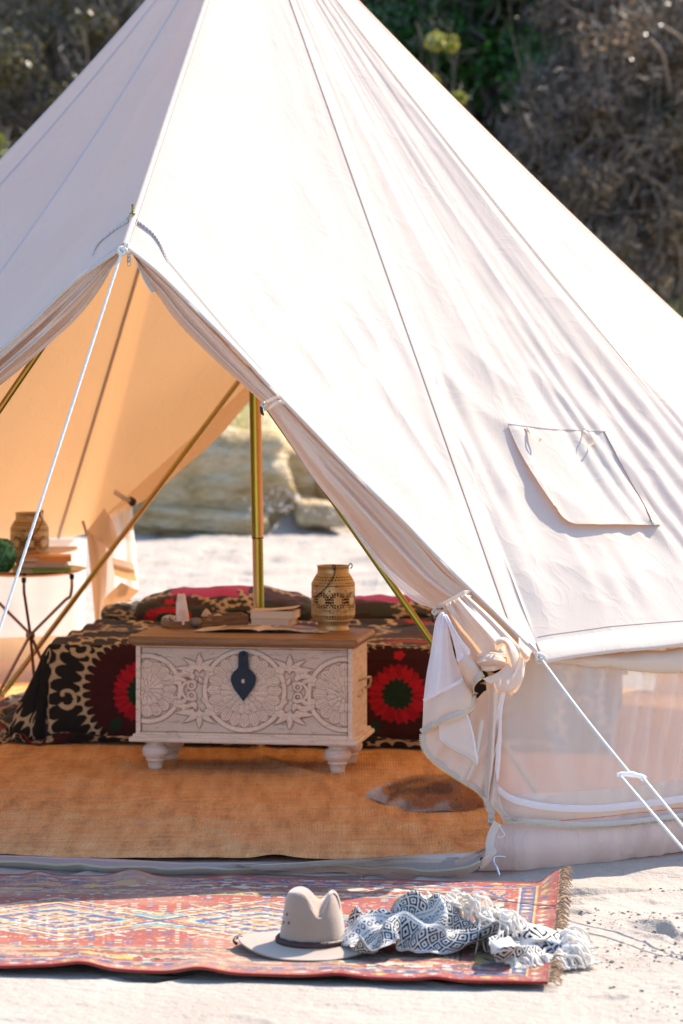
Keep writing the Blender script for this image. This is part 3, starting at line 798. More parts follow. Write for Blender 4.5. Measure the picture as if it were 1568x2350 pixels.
# rolled-up canvas wall under the right eave
ph = np.linspace(19.2, 60, 160); rows = []
for j, a in enumerate(np.linspace(0, 2 * math.pi, 20, endpoint=False)):
    rad = np.interp(ph, [19.2, 22, 26, 30, 34, 60], [.004, .012, .026, .036, .044, .05])
    zc = .555 - rad * .8
    top = hem(ph); rr = np.hypot(top[:, 0] - TC[0], top[:, 1] - TC[1]) - .035 + .004 * noise(ph * .5, j * .3)
    c = AZ(ph, 1.0) - TC; c[:, 2] = 0
    p = TC + c * (rr + rad * .8 * math.cos(a))[:, None]; p[:, 2] = zc + rad * math.sin(a) + .003 * noise(ph * .7, a)
    rows.append(p)
grid('rolled_wall', T(np.array(rows)), M['curtain'], tent, cu=True)
ph = np.linspace(200, 322, 160); rows = []
for j, a in enumerate(np.linspace(0, 2 * math.pi, 14, endpoint=False)):
    rad = np.interp(ph, [200, 203, 212, 322], [.008, .02, .05, .055]); c = AZ(ph, 1.0) - TC; c[:, 2] = 0
    p = TC + c * (2.36 + rad * .7 * math.cos(a))[:, None]; p[:, 2] = .56 - rad * .9 + rad * math.sin(a); rows.append(p)
grid('rolled_wall', T(np.array(rows)), M['curtain'], tent, cu=True)

# groundsheet floor
rr = np.linspace(0, 1, 12); ph = np.linspace(0, 360, 140, endpoint=False); RR, PH = np.meshgrid(rr, ph, indexing='ij')
fl = AZ(PH, 1.0) - TC; fl = TC + fl * (RR * (wall_r(PH) - .02))[..., None]; fl[..., 2] = .004
grid('groundsheet', T(fl), M['pvc'], tent, cv=True)
# door threshold: lip of the groundsheet with the lower half of the door zip
outer = [(-260, 1962), (-100, 1970), (0, 1976), (150, 1982), (300, 1989), (516, 1992), (620, 1989), (725, 1984), (868, 1990), (1010, 1996), (1071, 1991), (1100, 1974)]
outz = [.010, .010, .010, .010, .010, .010, .014, .024, .014, .010, .018, .040]
back = [(-260, 1948), (-100, 1957), (0, 1962), (150, 1967), (300, 1973), (516, 1984), (640, 1984), (790, 1972), (950, 1962), (1040, 1958), (1090, 1955), (1118, 1945)]
bz = [.016, .016, .016, .016, .016, .018, .028, .044, .05, .055, .06, .06]
og = resample([G(x, y, z) for (x, y), z in zip(outer, outz)], 240); bg_ = resample([G(x, y, z) for (x, y), z in zip(back, bz)], 240)
wob = .002 * np.sin(np.linspace(0, 60, 240)) + .0015 * noise(np.linspace(0, 50, 240), 0); og[:, 2] += wob
mid = (og + bg_) / 2 + np.array([0, 0, .006]); inn = bg_ + np.array([0, .06, -.03]); und = og + np.array([0, .012, -.014]); gnd = og + np.array([0, .03, -.026])
tl = grid('threshold', T(np.stack([inn, bg_, mid, og, und, gnd])), M['pvc'], tent)
tp = np.stack([og + [0, -.001, .001], og + (bg_ - og) * .35 + [0, 0, .005], og + (bg_ - og) * .62 + [0, 0, .006]])
grid('zip_tape', T(tp), M['tape2'], tent)
zipper(og, np.array([0, -.7, -.7]), tent, M['tooth'], tape=False, wid=.0065)

# ------------------------------------------------------------ right door curtain, tied back
I_R = [(303, 574), (329, 635), (358, 671), (402, 733), (454, 788), (512, 843), (560, 886), (604, 928), (652, 996), (717, 1093), (757, 1145), (821, 1222), (878, 1290), (942, 1346), (1002, 1392)]
Ec = [(289, 566), (350, 618), (400, 664), (446, 712), (500, 768), (555, 826), (605, 878), (645, 920), (700, 982), (765, 1048), (815, 1098), (890, 1176), (955, 1243), (1015, 1312), (1074, 1358)]
e_ = np.array([P(x, y, DPK + .03 + (DKN - DPK) * (x - 285) / 943) for x, y in Ec]); i_ = np.array([P(x, y, DPK + .06 + (DKN - DPK) * (x - 285) / 943 * .8) for x, y in I_R])
nu, nv = 64, 260
S = loft([e_, (e_ + i_) / 2 + [0, -.03, 0], i_], nu, nv)
U, V = np.meshgrid(np.linspace(0, 1, nu), np.linspace(0, 1, nv), indexing='ij')
wd = np.linalg.norm(e_ - i_, axis=1); wv = np.interp(V[0], np.linspace(0, 1, 15), wd / wd.max())
ties = [7 / 14 + .01, 1.0]
tight = np.min([np.abs(V - q) for q in ties], axis=0)
amp = .005 + .015 * np.clip(tight / .2, 0, 1) * (.3 + .7 * wv)
fold = np.sin(U * 6.28 * 1.7 + 2.2 * V + 1.2 * noise(V * 4, U * 1.5, 0, 3)) + .35 * np.sin(U * 6.28 * 3.4 - 3 * V + 1)
fold = np.sign(fold) * np.abs(fold) ** .8
S = S - np.stack([0 * U, np.ones_like(U), 0 * U], -1) * (amp * fold * np.sin(np.pi * np.clip(U, 0, 1)) ** .4)[..., None]
S[..., 1] += .0025 * fbm(U * 14, V * 40, 0, 2)
grid('door_curtain', T(S), M['curtain'], tent)
# orange lit strip of the inner canvas between the roof edge and the gathered curtain
e2 = np.array([P(x, y, DPK + .012 + (DKN - DPK) * (x - 285) / 943) for x, y in [(600, 868), (700, 972), (800, 1076), (906, 1182), (1000, 1277), (1100, 1378), (1200, 1478)]])
i2 = np.array([P(x, y, DPK + .05 + (DKN - DPK) * (x - 285) / 943) for x, y in [(598, 872), (690, 985), (780, 1082), (875, 1180), (965, 1285), (1062, 1378), (1170, 1490)]])
grid('roof_facing', T(loft([e2, (e2 + i2) / 2 + [0, .012, 0], i2], 8, 80)), M['canvas'], tent)
# zip tape along the top of both door edges
zt = resample([P(x, y, DPK + .025) for x, y in [(303, 574), (312, 592), (322, 618), (333, 645), (350, 672)]], 40); zipper(zt, np.array([-1, 0, -.3]), tent, M['toothgrey'], wid=.004, tapew=.012, pitch=.004)
# left door curtain
El = [(280, 567), (250, 588), (212, 618), (176, 648), (130, 690), (84, 733), (40, 772), (0, 810), (-120, 915), (-300, 1080)]
Il = [(276, 592), (258, 614), (235, 655), (205, 697), (172, 735), (140, 765), (73, 825), (0, 885), (-100, 965), (-260, 1095)]
e_ = np.array([P(x, y, DPK + .02) for x, y in El]); i_ = np.array([P(x, y, DPK + .05) for x, y in Il])
S = loft([e_, (e_ + i_) / 2 + [0, -.02, 0], i_], 48, 160); U, V = np.meshgrid(np.linspace(0, 1, 48), np.linspace(0, 1, 160), indexing='ij')
fold = np.sin(U * 6.28 * 2.2 - 2.4 * V + 1.0 + .8 * noise(V * 5, U * 2, 0, 8)) + .45 * np.sin(U * 6.28 * 4.7 + 3 * V)
S[..., 1] -= (.004 + .024 * sstep(0, .5, V)) * fold * np.sin(np.pi * U) ** .4
grid('door_curtain', T(S), M['curtain'], tent)
zt = resample([P(x, y, DPK + .035) for x, y in [(276, 590), (262, 606), (240, 632), (215, 655), (185, 672), (165, 690)]], 40); zipper(zt, np.array([.3, 0, -1]), tent, M['toothgrey'], wid=.004, tapew=.012, pitch=.004)
# white netting edge under the right curtain
a_ = [P(x, y, 9.42) for x, y in [(790, 1180), (848, 1252), (878, 1290), (942, 1346), (1004, 1390)]]; b_ = [P(x, y, 9.44) for x, y in [(788, 1182), (843, 1262), (886, 1318), (945, 1376), (1000, 1399)]]
S = loft([a_, b_], 14, 60); S[..., 1] += .006 * np.sin(np.linspace(0, 9, 14))[:, None]; grid('net_curtain', T(S), M['sheer'], tent)
# ties: two flat bands each, a black hook
def band(pts, w_, name='tie_band', mat=None, par=tent, nrm=np.array([0, -1, 0.])):
    q = resample(pts, 30); t = np.gradient(q, axis=0); t /= np.linalg.norm(t, axis=1, keepdims=True); sd = np.cross(t, nrm); sd /= np.linalg.norm(sd, axis=1, keepdims=True)
    return grid(name, T(np.stack([q - sd * w_ / 2 + [0, .002, 0], q - sd * w_ * .2, q + sd * w_ * .2, q + sd * w_ / 2 + [0, .002, 0]])), mat or M['tie'], par)
d1 = 9.385
band([P(603, 929, d1 + .03), P(612, 922, d1 - .01), P(636, 911, d1 - .02), P(648, 918, d1 + .02)], .008); band([P(606, 940, d1 + .03), P(618, 936, d1 - .01), P(640, 922, d1 - .02), P(653, 926, d1 + .02)], .008)
d2 = 9.235
band([P(1001, 1391, d2 + .03), P(1015, 1388, d2 - .015), P(1045, 1372, d2 - .025), P(1068, 1360, d2 - .02), P(1082, 1362, d2 + .03)], .013)
band([P(1005, 1404, d2 + .03), P(1022, 1402, d2 - .015), P(1050, 1385, d2 - .03), P(1070, 1372, d2 - .025), P(1086, 1370, d2 + .03)], .011)
for x, y, d in ((602, 936, d1), (994, 1412, d2)):
    m_ = MB(); m_.tube(T(resample([P(x, y - 12, d), P(x - 2, y, d - .004), P(x, y + 12, d), P(x + 4, y + 17, d)], 12)), [.002] * 4 + [.0045] * 6 + [.003, .002], 8); m_.build('curtain_hook', M['black'], tent, True)
    m_ = MB(); m_.tube(T(resample([P(x + 2, y - 12, d - .01), P(x + 8, y - 8, d - .02), P(x + 4, y - 2, d - .02), P(x - 1, y - 8, d - .01), P(x + 6, y - 14, d - .02)], 24)), .004, 6); m_.build('tie_knot', M['tie'], tent, True)

# lower part of the canvas curtain: from the second tie down into the bundle
g0 = [P(1068, 1362, 9.22), P(1120, 1408, 9.20), P(1170, 1458, 9.18), P(1210, 1500, 9.17)]
g1 = [P(1052, 1372, 9.19), P(1085, 1410, 9.15), P(1125, 1455, 9.13), P(1165, 1510, 9.12)]
g2 = [P(1032, 1382, 9.19), P(1062, 1430, 9.16), P(1090, 1470, 9.15), P(1130, 1525, 9.12)]
g3 = [P(1016, 1392, 9.20), P(1040, 1440, 9.20), P(1066, 1480, 9.20), P(1100, 1530, 9.18)]
S = loft([g0, g1, g2, g3], 60, 60); U, V = np.meshgrid(np.linspace(0, 1, 60), np.linspace(0, 1, 60), indexing='ij')
S[..., 1] -= .012 * np.sin(U * 6.28 * 3 + 1.5 * V) * (1 - .4 * V) + .006 * np.sin(U * 6.28 * 6.5 - 2 * V) * (1 - V)
grid('door_curtain', T(S), M['curtain'], tent)
# the bundle: canvas stuffed and looped over itself
def swath(rows, amp, nf, ph, nu=40, nv=60, name='canvas_bundle', mat=None):
    S = loft([[P(*q) for q in r] for r in rows], nu, nv); U, V = np.meshgrid(np.linspace(0, 1, nu), np.linspace(0, 1, nv), indexing='ij')
    n = gnormals(S); n[(n @ np.array([0, -1, 0])) < 0] *= -1
    S = S + n * (amp * np.sin(U * 6.28 * nf + ph + V * 1.7) * np.sin(np.pi * np.clip(U * .9 + .05, 0, 1)))[..., None]
    S = S + n * (.0015 * fbm(U * 9, V * 9, 0, int(ph * 10)))[..., None]
    return grid(name, T(S), mat or M['curtain'], tent)
D = 9.12
swath([[(1095, 1500, D), (1130, 1498, D - .02), (1165, 1502, D), (1200, 1512, D + .02)], [(1100, 1518, D - .01), (1132, 1512, D - .05), (1160, 1512, D - .03), (1195, 1530, D)],
       [(1104, 1538, D), (1130, 1540, D - .03), (1160, 1535, D - .02), (1196, 1560, D)]], .010, 2.2, .4)
swath([[(1108, 1558, D - .02), (1140, 1545, D - .04), (1165, 1522, D - .05), (1182, 1500, D - .04)], [(1128, 1572, D - .05), (1152, 1562, D - .08), (1180, 1540, D - .08), (1194, 1508, D - .06)],
       [(1150, 1586, D - .04), (1172, 1585, D - .07), (1196, 1558, D - .07), (1202, 1520, D - .05)], [(1176, 1598, D - .01), (1192, 1580, D - .03), (1203, 1550, D - .03), (1206, 1515, D)]], .008, 1.6, 1.5)
# loop over the top
swath([[(1137, 1486, D - .03), (1136, 1474, D - .05), (1146, 1464, D - .06), (1160, 1463, D - .06), (1176, 1475, D - .05), (1190, 1500, D - .05), (1198, 1530, D - .05)],
       [(1140, 1491, D - .06), (1142, 1480, D - .085), (1150, 1473, D - .09), (1160, 1474, D - .09), (1170, 1490, D - .085), (1178, 1515, D - .08), (1183, 1545, D - .08)],
       [(1143, 1494, D - .03), (1148, 1487, D - .05), (1154, 1482, D - .05), (1159, 1485, D - .05), (1162, 1500, D - .055), (1164, 1520, D - .05), (1168, 1540, D - .05)]], .003, 1.0, .2, 24, 60)
swath([[(1100, 1512, D - .01), (1120, 1502, D - .04), (1145, 1503, D - .05), (1160, 1512, D - .04)], [(1104, 1520, D - .04), (1125, 1514, D - .07), (1148, 1516, D - .07), (1164, 1520, D - .05)], [(1108, 1528, D - .01), (1128, 1530, D - .03), (1150, 1530, D - .04), (1166, 1526, D - .02)]], .003, 1.1, .8, 24, 40)
swath([[(1190, 1462, D + .02), (1205, 1478, D), (1222, 1494, D)], [(1192, 1485, D - .02), (1206, 1500, D - .03), (1216, 1508, D - .02)], [(1196, 1510, D), (1204, 1518, D - .01), (1210, 1520, D)]], .003, 1, 2, 16, 24)

# white netting hanging out below the tie
D = 9.17
S = loft([[P(1012, 1404, D), P(999, 1428, D), P(989, 1495, D), P(979, 1549, D), P(972, 1608, D)],
          [P(1015, 1404, D - .01), P(1008, 1440, D - .03), P(1003, 1500, D - .04), P(1000, 1550, D - .05), P(995, 1598, D - .05)],
          [P(1018, 1404, D - .01), P(1020, 1450, D - .02), P(1022, 1500, D - .02), P(1025, 1545, D - .03), P(1030, 1578, D - .03)],
          [P(1020, 1405, D), P(1030, 1445, D + .01), P(1040, 1490, D + .02), P(1050, 1525, D + .01), P(1064, 1556, D)]], 50, 80)
U, V = np.meshgrid(np.linspace(0, 1, 50), np.linspace(0, 1, 80), indexing='ij'); S[..., 1] += .007 * np.sin(U * 19 + V * 3) * (1 - .5 * V)
grid('net_curtain', T(S), M['sheer'], tent)
hemn = S[:, -1]; 
S2 = loft([[P(1014, 1406, D - .02), P(1027, 1411, D - .03)], [P(1030, 1440, D - .03), P(1044, 1443, D - .05)], [P(1042, 1480, D - .03), P(1064, 1473, D - .06)], [P(1047, 1505, D - .03), P(1078, 1490, D - .05)], [P(1049, 1520, D - .04), P(1080, 1500, D - .05)]], 50, 24)
S2[..., 1] += .006 * np.sin(np.linspace(0, 12, 24))[None]; grid('net_curtain', T(S2), M['sheer'], tent)
# beige skirt of the door with its zip: upper flap A
za = [(969, 1684), (998, 1664), (1038, 1648), (1071, 1634), (1086, 1619), (1091, 1602), (1086, 1585), (1086, 1572), (1095, 1560), (1108, 1549), (1102, 1535)]
ta = [(972, 1608), (995, 1598), (1030, 1578), (1050, 1566), (1062, 1557), (1058, 1545), (1052, 1530), (1052, 1515), (1060, 1503), (1072, 1498), (1080, 1500)]
dz = [0, -.03, -.045, -.04, -.02, 0, .0, -.02, -.06, -.07, -.03]
za3 = np.array([P(x, y, D + k) for (x, y), k in zip(za, dz)]); ta3 = np.array([P(x, y, D + k * .6) for (x, y), k in zip(ta, dz)])
S = loft([ta3, (ta3 + za3) / 2 + [0, -.01, 0], za3], 30, 90); U, V = np.meshgrid(np.linspace(0, 1, 30), np.linspace(0, 1, 90), indexing='ij'); S[..., 1] += .004 * np.sin(V * 22 + U * 2)
grid('door_skirt', T(S), M['band'], tent)
band(ta3[:5] + [0, -.006, 0], .010, 'net_hem', M['sheer'])
zipper(resample(za3, 140) + [0, -.003, 0], np.array([.35, 0, -1]), tent, M['tooth'], wid=.0065, tapew=.014)
# flap B behind it, down to the threshold
zb = [(968, 1686), (969, 1708), (983, 1734), (1011, 1759), (1056, 1789), (1093, 1812), (1113, 1832), (1130, 1845), (1162, 1874)]
tb = [(1000, 1640), (1040, 1640), (1075, 1625), (1098, 1600), (1115, 1585), (1135, 1585), (1150, 1592), (1140, 1700), (1131, 1794)]
zb3 = np.array([P(x, y, 9.165) for x, y in zb]); tb3 = np.array([P(x, y, 9.20) for x, y in tb]); zb3[-1] = on_wall(1162, 1876, .02); zb3[-2] = P(1130, 1845, 9.14); tb3[-1] = on_wall(1131, 1794, .02); tb3[-2] = on_wall(1140, 1700, .02)
S = loft([tb3, (tb3 + zb3) / 2 + [0, -.015, 0], zb3], 60, 120); U, V = np.meshgrid(np.linspace(0, 1, 60), np.linspace(0, 1, 120), indexing='ij')
S[..., 1] += (.012 * np.sin(V * 17 + U * 3) * (.3 + .7 * (1 - np.abs(2 * U - 1))) + .004 * np.sin(V * 41 - U * 4)) * sstep(.1, .3, V) * (1 - .6 * sstep(.9, 1, V))
grid('door_skirt', T(S), M['band'], tent)
zipper(resample(zb3, 160) + [0, -.003, 0], np.array([-.6, 0, -1]), tent, M['tooth'], wid=.0065, tapew=.009)
sq = resample([P(1107, 1653, 9.15), P(1097, 1716, 9.145), P(1088, 1755, 9.145), P(1073, 1790, 9.15)], 40); band([P(1107, 1653, 9.15), P(1097, 1716, 9.14), P(1088, 1755, 9.14), P(1073, 1790, 9.148)], .010, 'skirt_seam', M['tie'])
grid('net_curtain', T(loft([[P(1008, 1664, 9.14), P(1012, 1700, 9.135), P(1050, 1726, 9.13), P(1094, 1752, 9.135)], [P(1055, 1645, 9.14), P(1068, 1680, 9.135), P(1085, 1715, 9.13), P(1098, 1745, 9.135)], [P(1070, 1640, 9.15), P(1085, 1680, 9.15), P(1094, 1710, 9.15), P(1100, 1740, 9.15)]], 20, 30)), M['net'], tent)
band([P(1012, 1700, 9.128), P(1050, 1724, 9.123), P(1078, 1738, 9.123), P(1095, 1756, 9.128)], .006, 'net_hem', M['tie']); band([P(1072, 1640, 9.128), P(1084, 1680, 9.123), P(1096, 1752, 9.128)], .005, 'net_hem', M['sheer'])
# canvas between the bundle and the wall window
S = loft([[P(1115, 1560, 9.19), P(1120, 1650, 9.17), P(1112, 1740, 9.16), P(1112, 1822, 9.15)], [P(1135, 1570, 9.17), P(1133, 1650, 9.15), P(1128, 1740, 9.14), P(1120, 1835, 9.135)], [on_wall(1152, 1575, .015), on_wall(1143, 1650, .015), on_wall(1139, 1740, .015), on_wall(1126, 1815, .02)]], 24, 60)
S[..., 1] += .006 * np.sin(np.linspace(0, 9, 24))[:, None]; grid('door_skirt', T(S), M['band'], tent)
# separate zip end with two sliders
zc = [P(1113, 1830, 9.14), P(1117, 1850, 9.14), P(1127, 1870, 9.14)]; zipper(resample(zc, 20), np.array([-1, 0, 0]), tent, M['tooth'], wid=.006, tapew=.014)
def slider(c, d, name='zip_slider', L=.030, par=tent):
    d = np.asarray(d, float); d /= np.linalg.norm(d); n = np.array([0, -1, 0.]); sd = np.cross(d, n); rot = np.stack([sd, d, n], 1)
    m_ = MB(); m_.box(c, (.011, .013, .006), rot); ob = m_.build(name, M['zipmetal'], par, bevel=.0015); ob.location = -Vector(TC)
    a = np.linspace(0, 2 * math.pi, 20, endpoint=False); w_ = .0045
    ring = np.array([c + n * .005 + d * (.004 + L / 2 + (L / 2 - w_) * np.sign(math.sin(q)) * (abs(math.sin(q)) > .2) + w_ * math.sin(q)) + sd * w_ * math.cos(q) for q in a])
    m_ = MB(); m_.tube(np.vstack([ring, ring[:1]]), .0014, 6); m_.box(c + n * .005 + d * (.004 + L * .42), (.006, L * .55, .0018), rot); m_.box(c + n * .004 + d * .002, (.003, .010, .004), rot)
    pl = m_.build('pull_tab', M['zipmetal'], ob, True)
    return ob
slider(P(296, 580, DPK - .01), (0.02, 0, -1), L=.034)
slider(P(1124, 1874, 9.12), (.15, 0, -1), L=.026); slider(P(1130, 1874, 9.13), (.0, 0, -1), L=.024)
slider(P(1166, 1880, 9.10), (1, 0, .06), L=.034)
# strap from the wall corner to the peg
band([P(1142, 1888, 9.10), P(1130, 1912, 9.09), P(1124, 1935, 9.07), P(1124, 1958, 9.05), P(1116, 1975, 9.04), P(1100, 1988, 9.04)], .022, 'peg_strap', M['band'])
band([P(1108, 1985, 9.03), P(1120, 1970, 9.02), P(1134, 1955, 9.02), P(1128, 1948, 9.03)], .014, 'peg_strap', M['band'])
m_ = MB(); m_.tube(T(resample([P(1145, 1893, 9.07), P(1152, 1905, 9.06), P(1158, 1916, 9.06), P(1150, 1922, 9.06), P(1141, 1920, 9.06)], 24)), .0013, 6); m_.build('cord_loop', M['rope'], tent, True)
tp_ = np.array([P(1160, 1967, 8.98), P(1146, 1965, 8.98), P(1134, 1968, 8.98), P(1134, 1978, 8.97), P(1141, 1992, 8.95), P(1147, 2010, 8.93)])
m_ = MB(); m_.tube(resample(tp_, 30), .0026, 8); tag(m_.build('tent_peg', M['steel'], None, True), 'bent steel peg in the sand at the right corner of the tent door', 'tent peg')

# ------------------------------------------------------------ rear door, seen from inside
a_ = np.array([at(R2, np.array([u]))[0] for u in np.linspace(.0, .98, 9)])
b_ = np.array([P(x, y, d) for x, y, d in [(846, 645, 13.7), (775, 730, 13.66), (700, 800, 13.6), (640, 850, 13.55), (590, 900, 13.5), (500, 1005, 13.45), (420, 1075, 13.42), (350, 1135, 13.4), (300, 1166, 13.38)]])
S = loft([a_, (a_ + b_) / 2 + [0, -.02, 0], b_], 30, 80); U, V = np.meshgrid(np.linspace(0, 1, 30), np.linspace(0, 1, 80), indexing='ij'); S[..., 1] += .02 * np.sin(U * 12 + V * 3) * np.sin(np.pi * U)
grid('rear_curtain', T(S), M['canvas'], tent)
a_ = np.array([at(R1, np.array([u]))[0] for u in np.linspace(.0, .98, 6)]); b_ = a_ * .93 + np.array([TC[0], 13.6, 0]) * .07; b_[:, 2] -= .05
grid('rear_curtain', T(loft([a_, b_], 10, 30)), M['canvas'], tent)
def patch(pts_a, pts_b, d, mat, bend=.03, name='rear_curtain'):
    A_ = resample([P(x, y, d) for x, y in pts_a], 20); B_ = resample([P(x, y, d) for x, y in pts_b], 20); S = loft([A_, (A_ + B_) / 2 + [0, -bend, 0], B_], 12, 20)
    return grid(name, T(S), mat, tent)
S = loft([[P(203, 1215, 13.5), P(206, 1290, 13.5), P(212, 1360, 13.5), P(218, 1424, 13.5)], [P(250, 1180, 13.45), P(262, 1270, 13.5), P(262, 1350, 13.5), P(250, 1420, 13.5)], [P(303, 1152, 13.4), P(306, 1205, 13.42), P(312, 1270, 13.45), P(318, 1352, 13.45)]], 40, 40)
S[..., 1] += .02 * np.sin(np.linspace(0, 15, 40))[:, None]; grid('net_curtain', T(S), M['net'], tent)
patch([(198, 1214), (204, 1270), (212, 1350), (218, 1425)], [(226, 1235), (244, 1262), (244, 1340), (236, 1424)], 13.36, M['canvas'])
patch([(200, 1218), (222, 1190), (240, 1165)], [(235, 1252), (258, 1262), (272, 1245), (262, 1200)], 13.38, M['canvas'])
patch([(259, 1280), (283, 1286), (307, 1295)], [(264, 1321), (285, 1328), (315, 1334)], 13.34, M['canvas'])
patch([(279, 1336), (262, 1352), (240, 1376), (233, 1424)], [(320, 1355), (300, 1374), (271, 1402), (245, 1424)], 13.32, M['canvas'])
m_ = MB(); m_.tube(T(resample([P(297, 1150, 13.3), P(304, 1158, 13.27), P(309, 1150, 13.27), P(300, 1144, 13.3)], 14)), .009, 6); m_.build('tie_knot', M['black'], tent, True)
band([P(262, 1128, 13.3), P(280, 1140, 13.28), P(300, 1152, 13.28)], .02)
# straps at the rear corner
band([P(190, 1195, 13.3), P(196, 1215, 13.3), P(200, 1228, 13.3)], .012)

# ------------------------------------------------------------ poles
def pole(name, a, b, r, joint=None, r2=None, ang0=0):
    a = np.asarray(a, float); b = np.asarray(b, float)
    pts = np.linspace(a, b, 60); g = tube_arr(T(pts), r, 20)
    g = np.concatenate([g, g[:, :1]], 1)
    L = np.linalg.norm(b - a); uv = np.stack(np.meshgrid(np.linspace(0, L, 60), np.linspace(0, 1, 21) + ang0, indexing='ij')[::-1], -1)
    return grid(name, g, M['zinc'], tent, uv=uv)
cb = G(600, 1727); up_ = APEX + [0, 0, .02]; j = cb + (up_ - cb) * (.30 * 1.0)
jz = (1725 - 1232) / (FPX / 11.6); j = cb + (up_ - cb) * (jz / (up_[2] - cb[2]))
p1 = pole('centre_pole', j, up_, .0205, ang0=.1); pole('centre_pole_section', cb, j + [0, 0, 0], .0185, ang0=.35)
m_ = MB(); m_.lathe([(.0185, -.004), (.021, -.003), (.021, .0), (.0185, .001)], 20, T(j)); m_.build('pole_joint', M['black'], tent, True)
rf = np.array([.655, 8.99, 0]); lf = np.array([-1.86, 9.5, 0])
rf = P(306 + (1940 - 492) / 1.431, 1940, 9.53); lf = P(306 - (1880 - 492) / 1.459, 1880, 10.0); rf[2] = 0.01; lf[2] = .01
# keep both legs on the lines the photo shows
def foot(slope, d):
    y = YH + FPX * CAMH / d; return G(306 + (y - 492) / slope, y)
rf = foot(1.431, 9.45); lf = foot(-1.459, 9.95)
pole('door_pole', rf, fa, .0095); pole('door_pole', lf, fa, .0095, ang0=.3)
ra = P(775, 575, 13.15)
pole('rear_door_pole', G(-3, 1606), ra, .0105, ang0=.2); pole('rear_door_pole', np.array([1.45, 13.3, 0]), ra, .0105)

# ------------------------------------------------------------ guy ropes
def twist_rope(name, a, b, r, parent=tent, mat=None):
    n = 220; pts = np.linspace(np.asarray(a, float), np.asarray(b, float), n); pts[:, 2] -= .006 * np.sin(np.linspace(0, math.pi, n))
    m_ = MB(); m_.tube(T(pts) if parent is tent else pts, r * (1 + .10 * np.sin(np.arange(n) * 2.1)), 7); return m_.build(name, mat or M['rope'], parent, True)
gr = P(281, 574, DPK - .02); peg1 = G(-225 + 4, 2117)
twist_rope('guy_rope', gr, peg1, .0044)
def knot(c, s_, seed=0):
    a = np.linspace(0, 4 * math.pi, 60); c = np.asarray(c)
    q = c + np.stack([np.cos(a) * (1 + .35 * np.cos(a * 1.5)), -.6 * np.sin(a * 1.5), np.sin(a) * (1 + .35 * np.cos(a * 1.5))], 1) * s_
    m_ = MB(); m_.tube(T(q), s_ * .42, 7); return m_.build('rope_knot', M['rope'], tent, True)
knot(P(281, 576, DPK - .025), .009); m_ = MB(); m_.tube(T(resample([P(283, 575, DPK - .03), P(287, 562, DPK - .03), P(292, 556, DPK - .02), P(293, 566, DPK - .02), P(284, 580, DPK - .03)], 20)), .0035, 6); m_.build('rope_loop', M['rope'], tent, True)
kp = P(1240, 1510, DKN - .02); knot(kp, .010)
B = G(1907, 2328); dsl = 8.70; SLc = P(1448, 1778, dsl)
twist_rope('guy_rope', kp, SLc, .0042)
sa, sb = P(1423, 1779, dsl - .01), P(1476, 1785, dsl - .01)
twist_rope('guy_rope', sa, B, .0038); twist_rope('guy_rope', sb, B + np.array([.03, 0, 0]), .0038)
t_ = (sb - sa) / np.linalg.norm(sb - sa); q = resample([sa - t_ * .008, (sa + sb) / 2 + [0, -.004, .006], sb + t_ * .008], 16)
a = tube_arr(T(q), [.004, .006, .007, .007, .006, .006, .007, .008, .008, .007, .006, .006, .007, .007, .006, .004], 10)
grid('rope_runner', a, M['whiteplastic'], tent, cv=True); m_ = MB(); m_.lathe([(.002, -.004), (.007, -.004), (.007, .004), (.002, .004)], 14, T(sb + [0, -.002, -.004])); m_.build('runner_eyelet', M['whiteplastic'], tent, True)
# guy ropes of the other eave points, leading out of the picture
for ph in (44, 71, 98, 125, 228, 255, 280, 300):
    a_ = hem(np.array([float(ph)]))[0]; d = (a_ - TC) * [1, 1, 0]; d /= np.linalg.norm(d); twist_rope('guy_rope', a_, TC + d * 3.7, .0042)
# sewn corner tab at the eave knot
band([P(1212, 1478, DKN - .005), P(1226, 1494, DKN - .02), P(1240, 1512, DKN - .02)], .012, 'corner_tab', M['seam'])
# floor matting inside
s = NT('jute matting'); uvw = s.coord('Object')
n1 = s.noise(s.coord('Object', (9, 1.2, 1)), 2.2, 4, .6); n2 = s.noise(s.coord('Object', (1.5, 9, 1)), 2.5, 4, .6); n3 = s.noise(uvw, 90, 3, .7); n4 = s.noise(uvw, 6, 4)
c = s.ramp(s.math('ADD', s.math('MULTIPLY', n1, .6), s.math('MULTIPLY', n2, .4)), [(.32, (.52, .22, .05)), (.5, (.84, .42, .13)), (.68, (.95, .60, .26))])
c = s.mix(s.ramp(n4, [(.55, (0, 0, 0)), (.75, (.45, .45, .45))]), c, (.52, .38, .24))
c = s.mix(s.ramp(n3, [(.30, (.8, .8, .8)), (.42, (0, 0, 0))]), c, (.12, .055, .02))
wa = s.n('ShaderNodeTexWave', bands_direction='X'); wa.inputs['Scale'].default_value = 36; wa.inputs['Distortion'].default_value = 5; wb = s.n('ShaderNodeTexWave', bands_direction='Y'); wb.inputs['Scale'].default_value = 31; wb.inputs['Distortion'].default_value = 5
s.l(uvw, wa.inputs[0]); s.l(uvw, wb.inputs[0]); hh = s.math('ADD', s.math('ADD', wa.outputs['Fac'], wb.outputs['Fac']), s.math('MULTIPLY', n3, 2))
s.princ(c, .9, 0, s.bump(hh, .7, .005), .1, .15); M['jute'] = s.m
xs = np.linspace(-2.2, 1.9, 420); ys = np.linspace(-2.40, 2.2, 420); X, Y = np.meshgrid(xs, ys, indexing='ij')
rad = np.hypot(X, Y); lim = wall_r(np.degrees(np.arctan2(X, -Y))) - .06; k = np.where(rad > lim, lim / np.maximum(rad, .01), 1); X = X * k; Y = Y * k
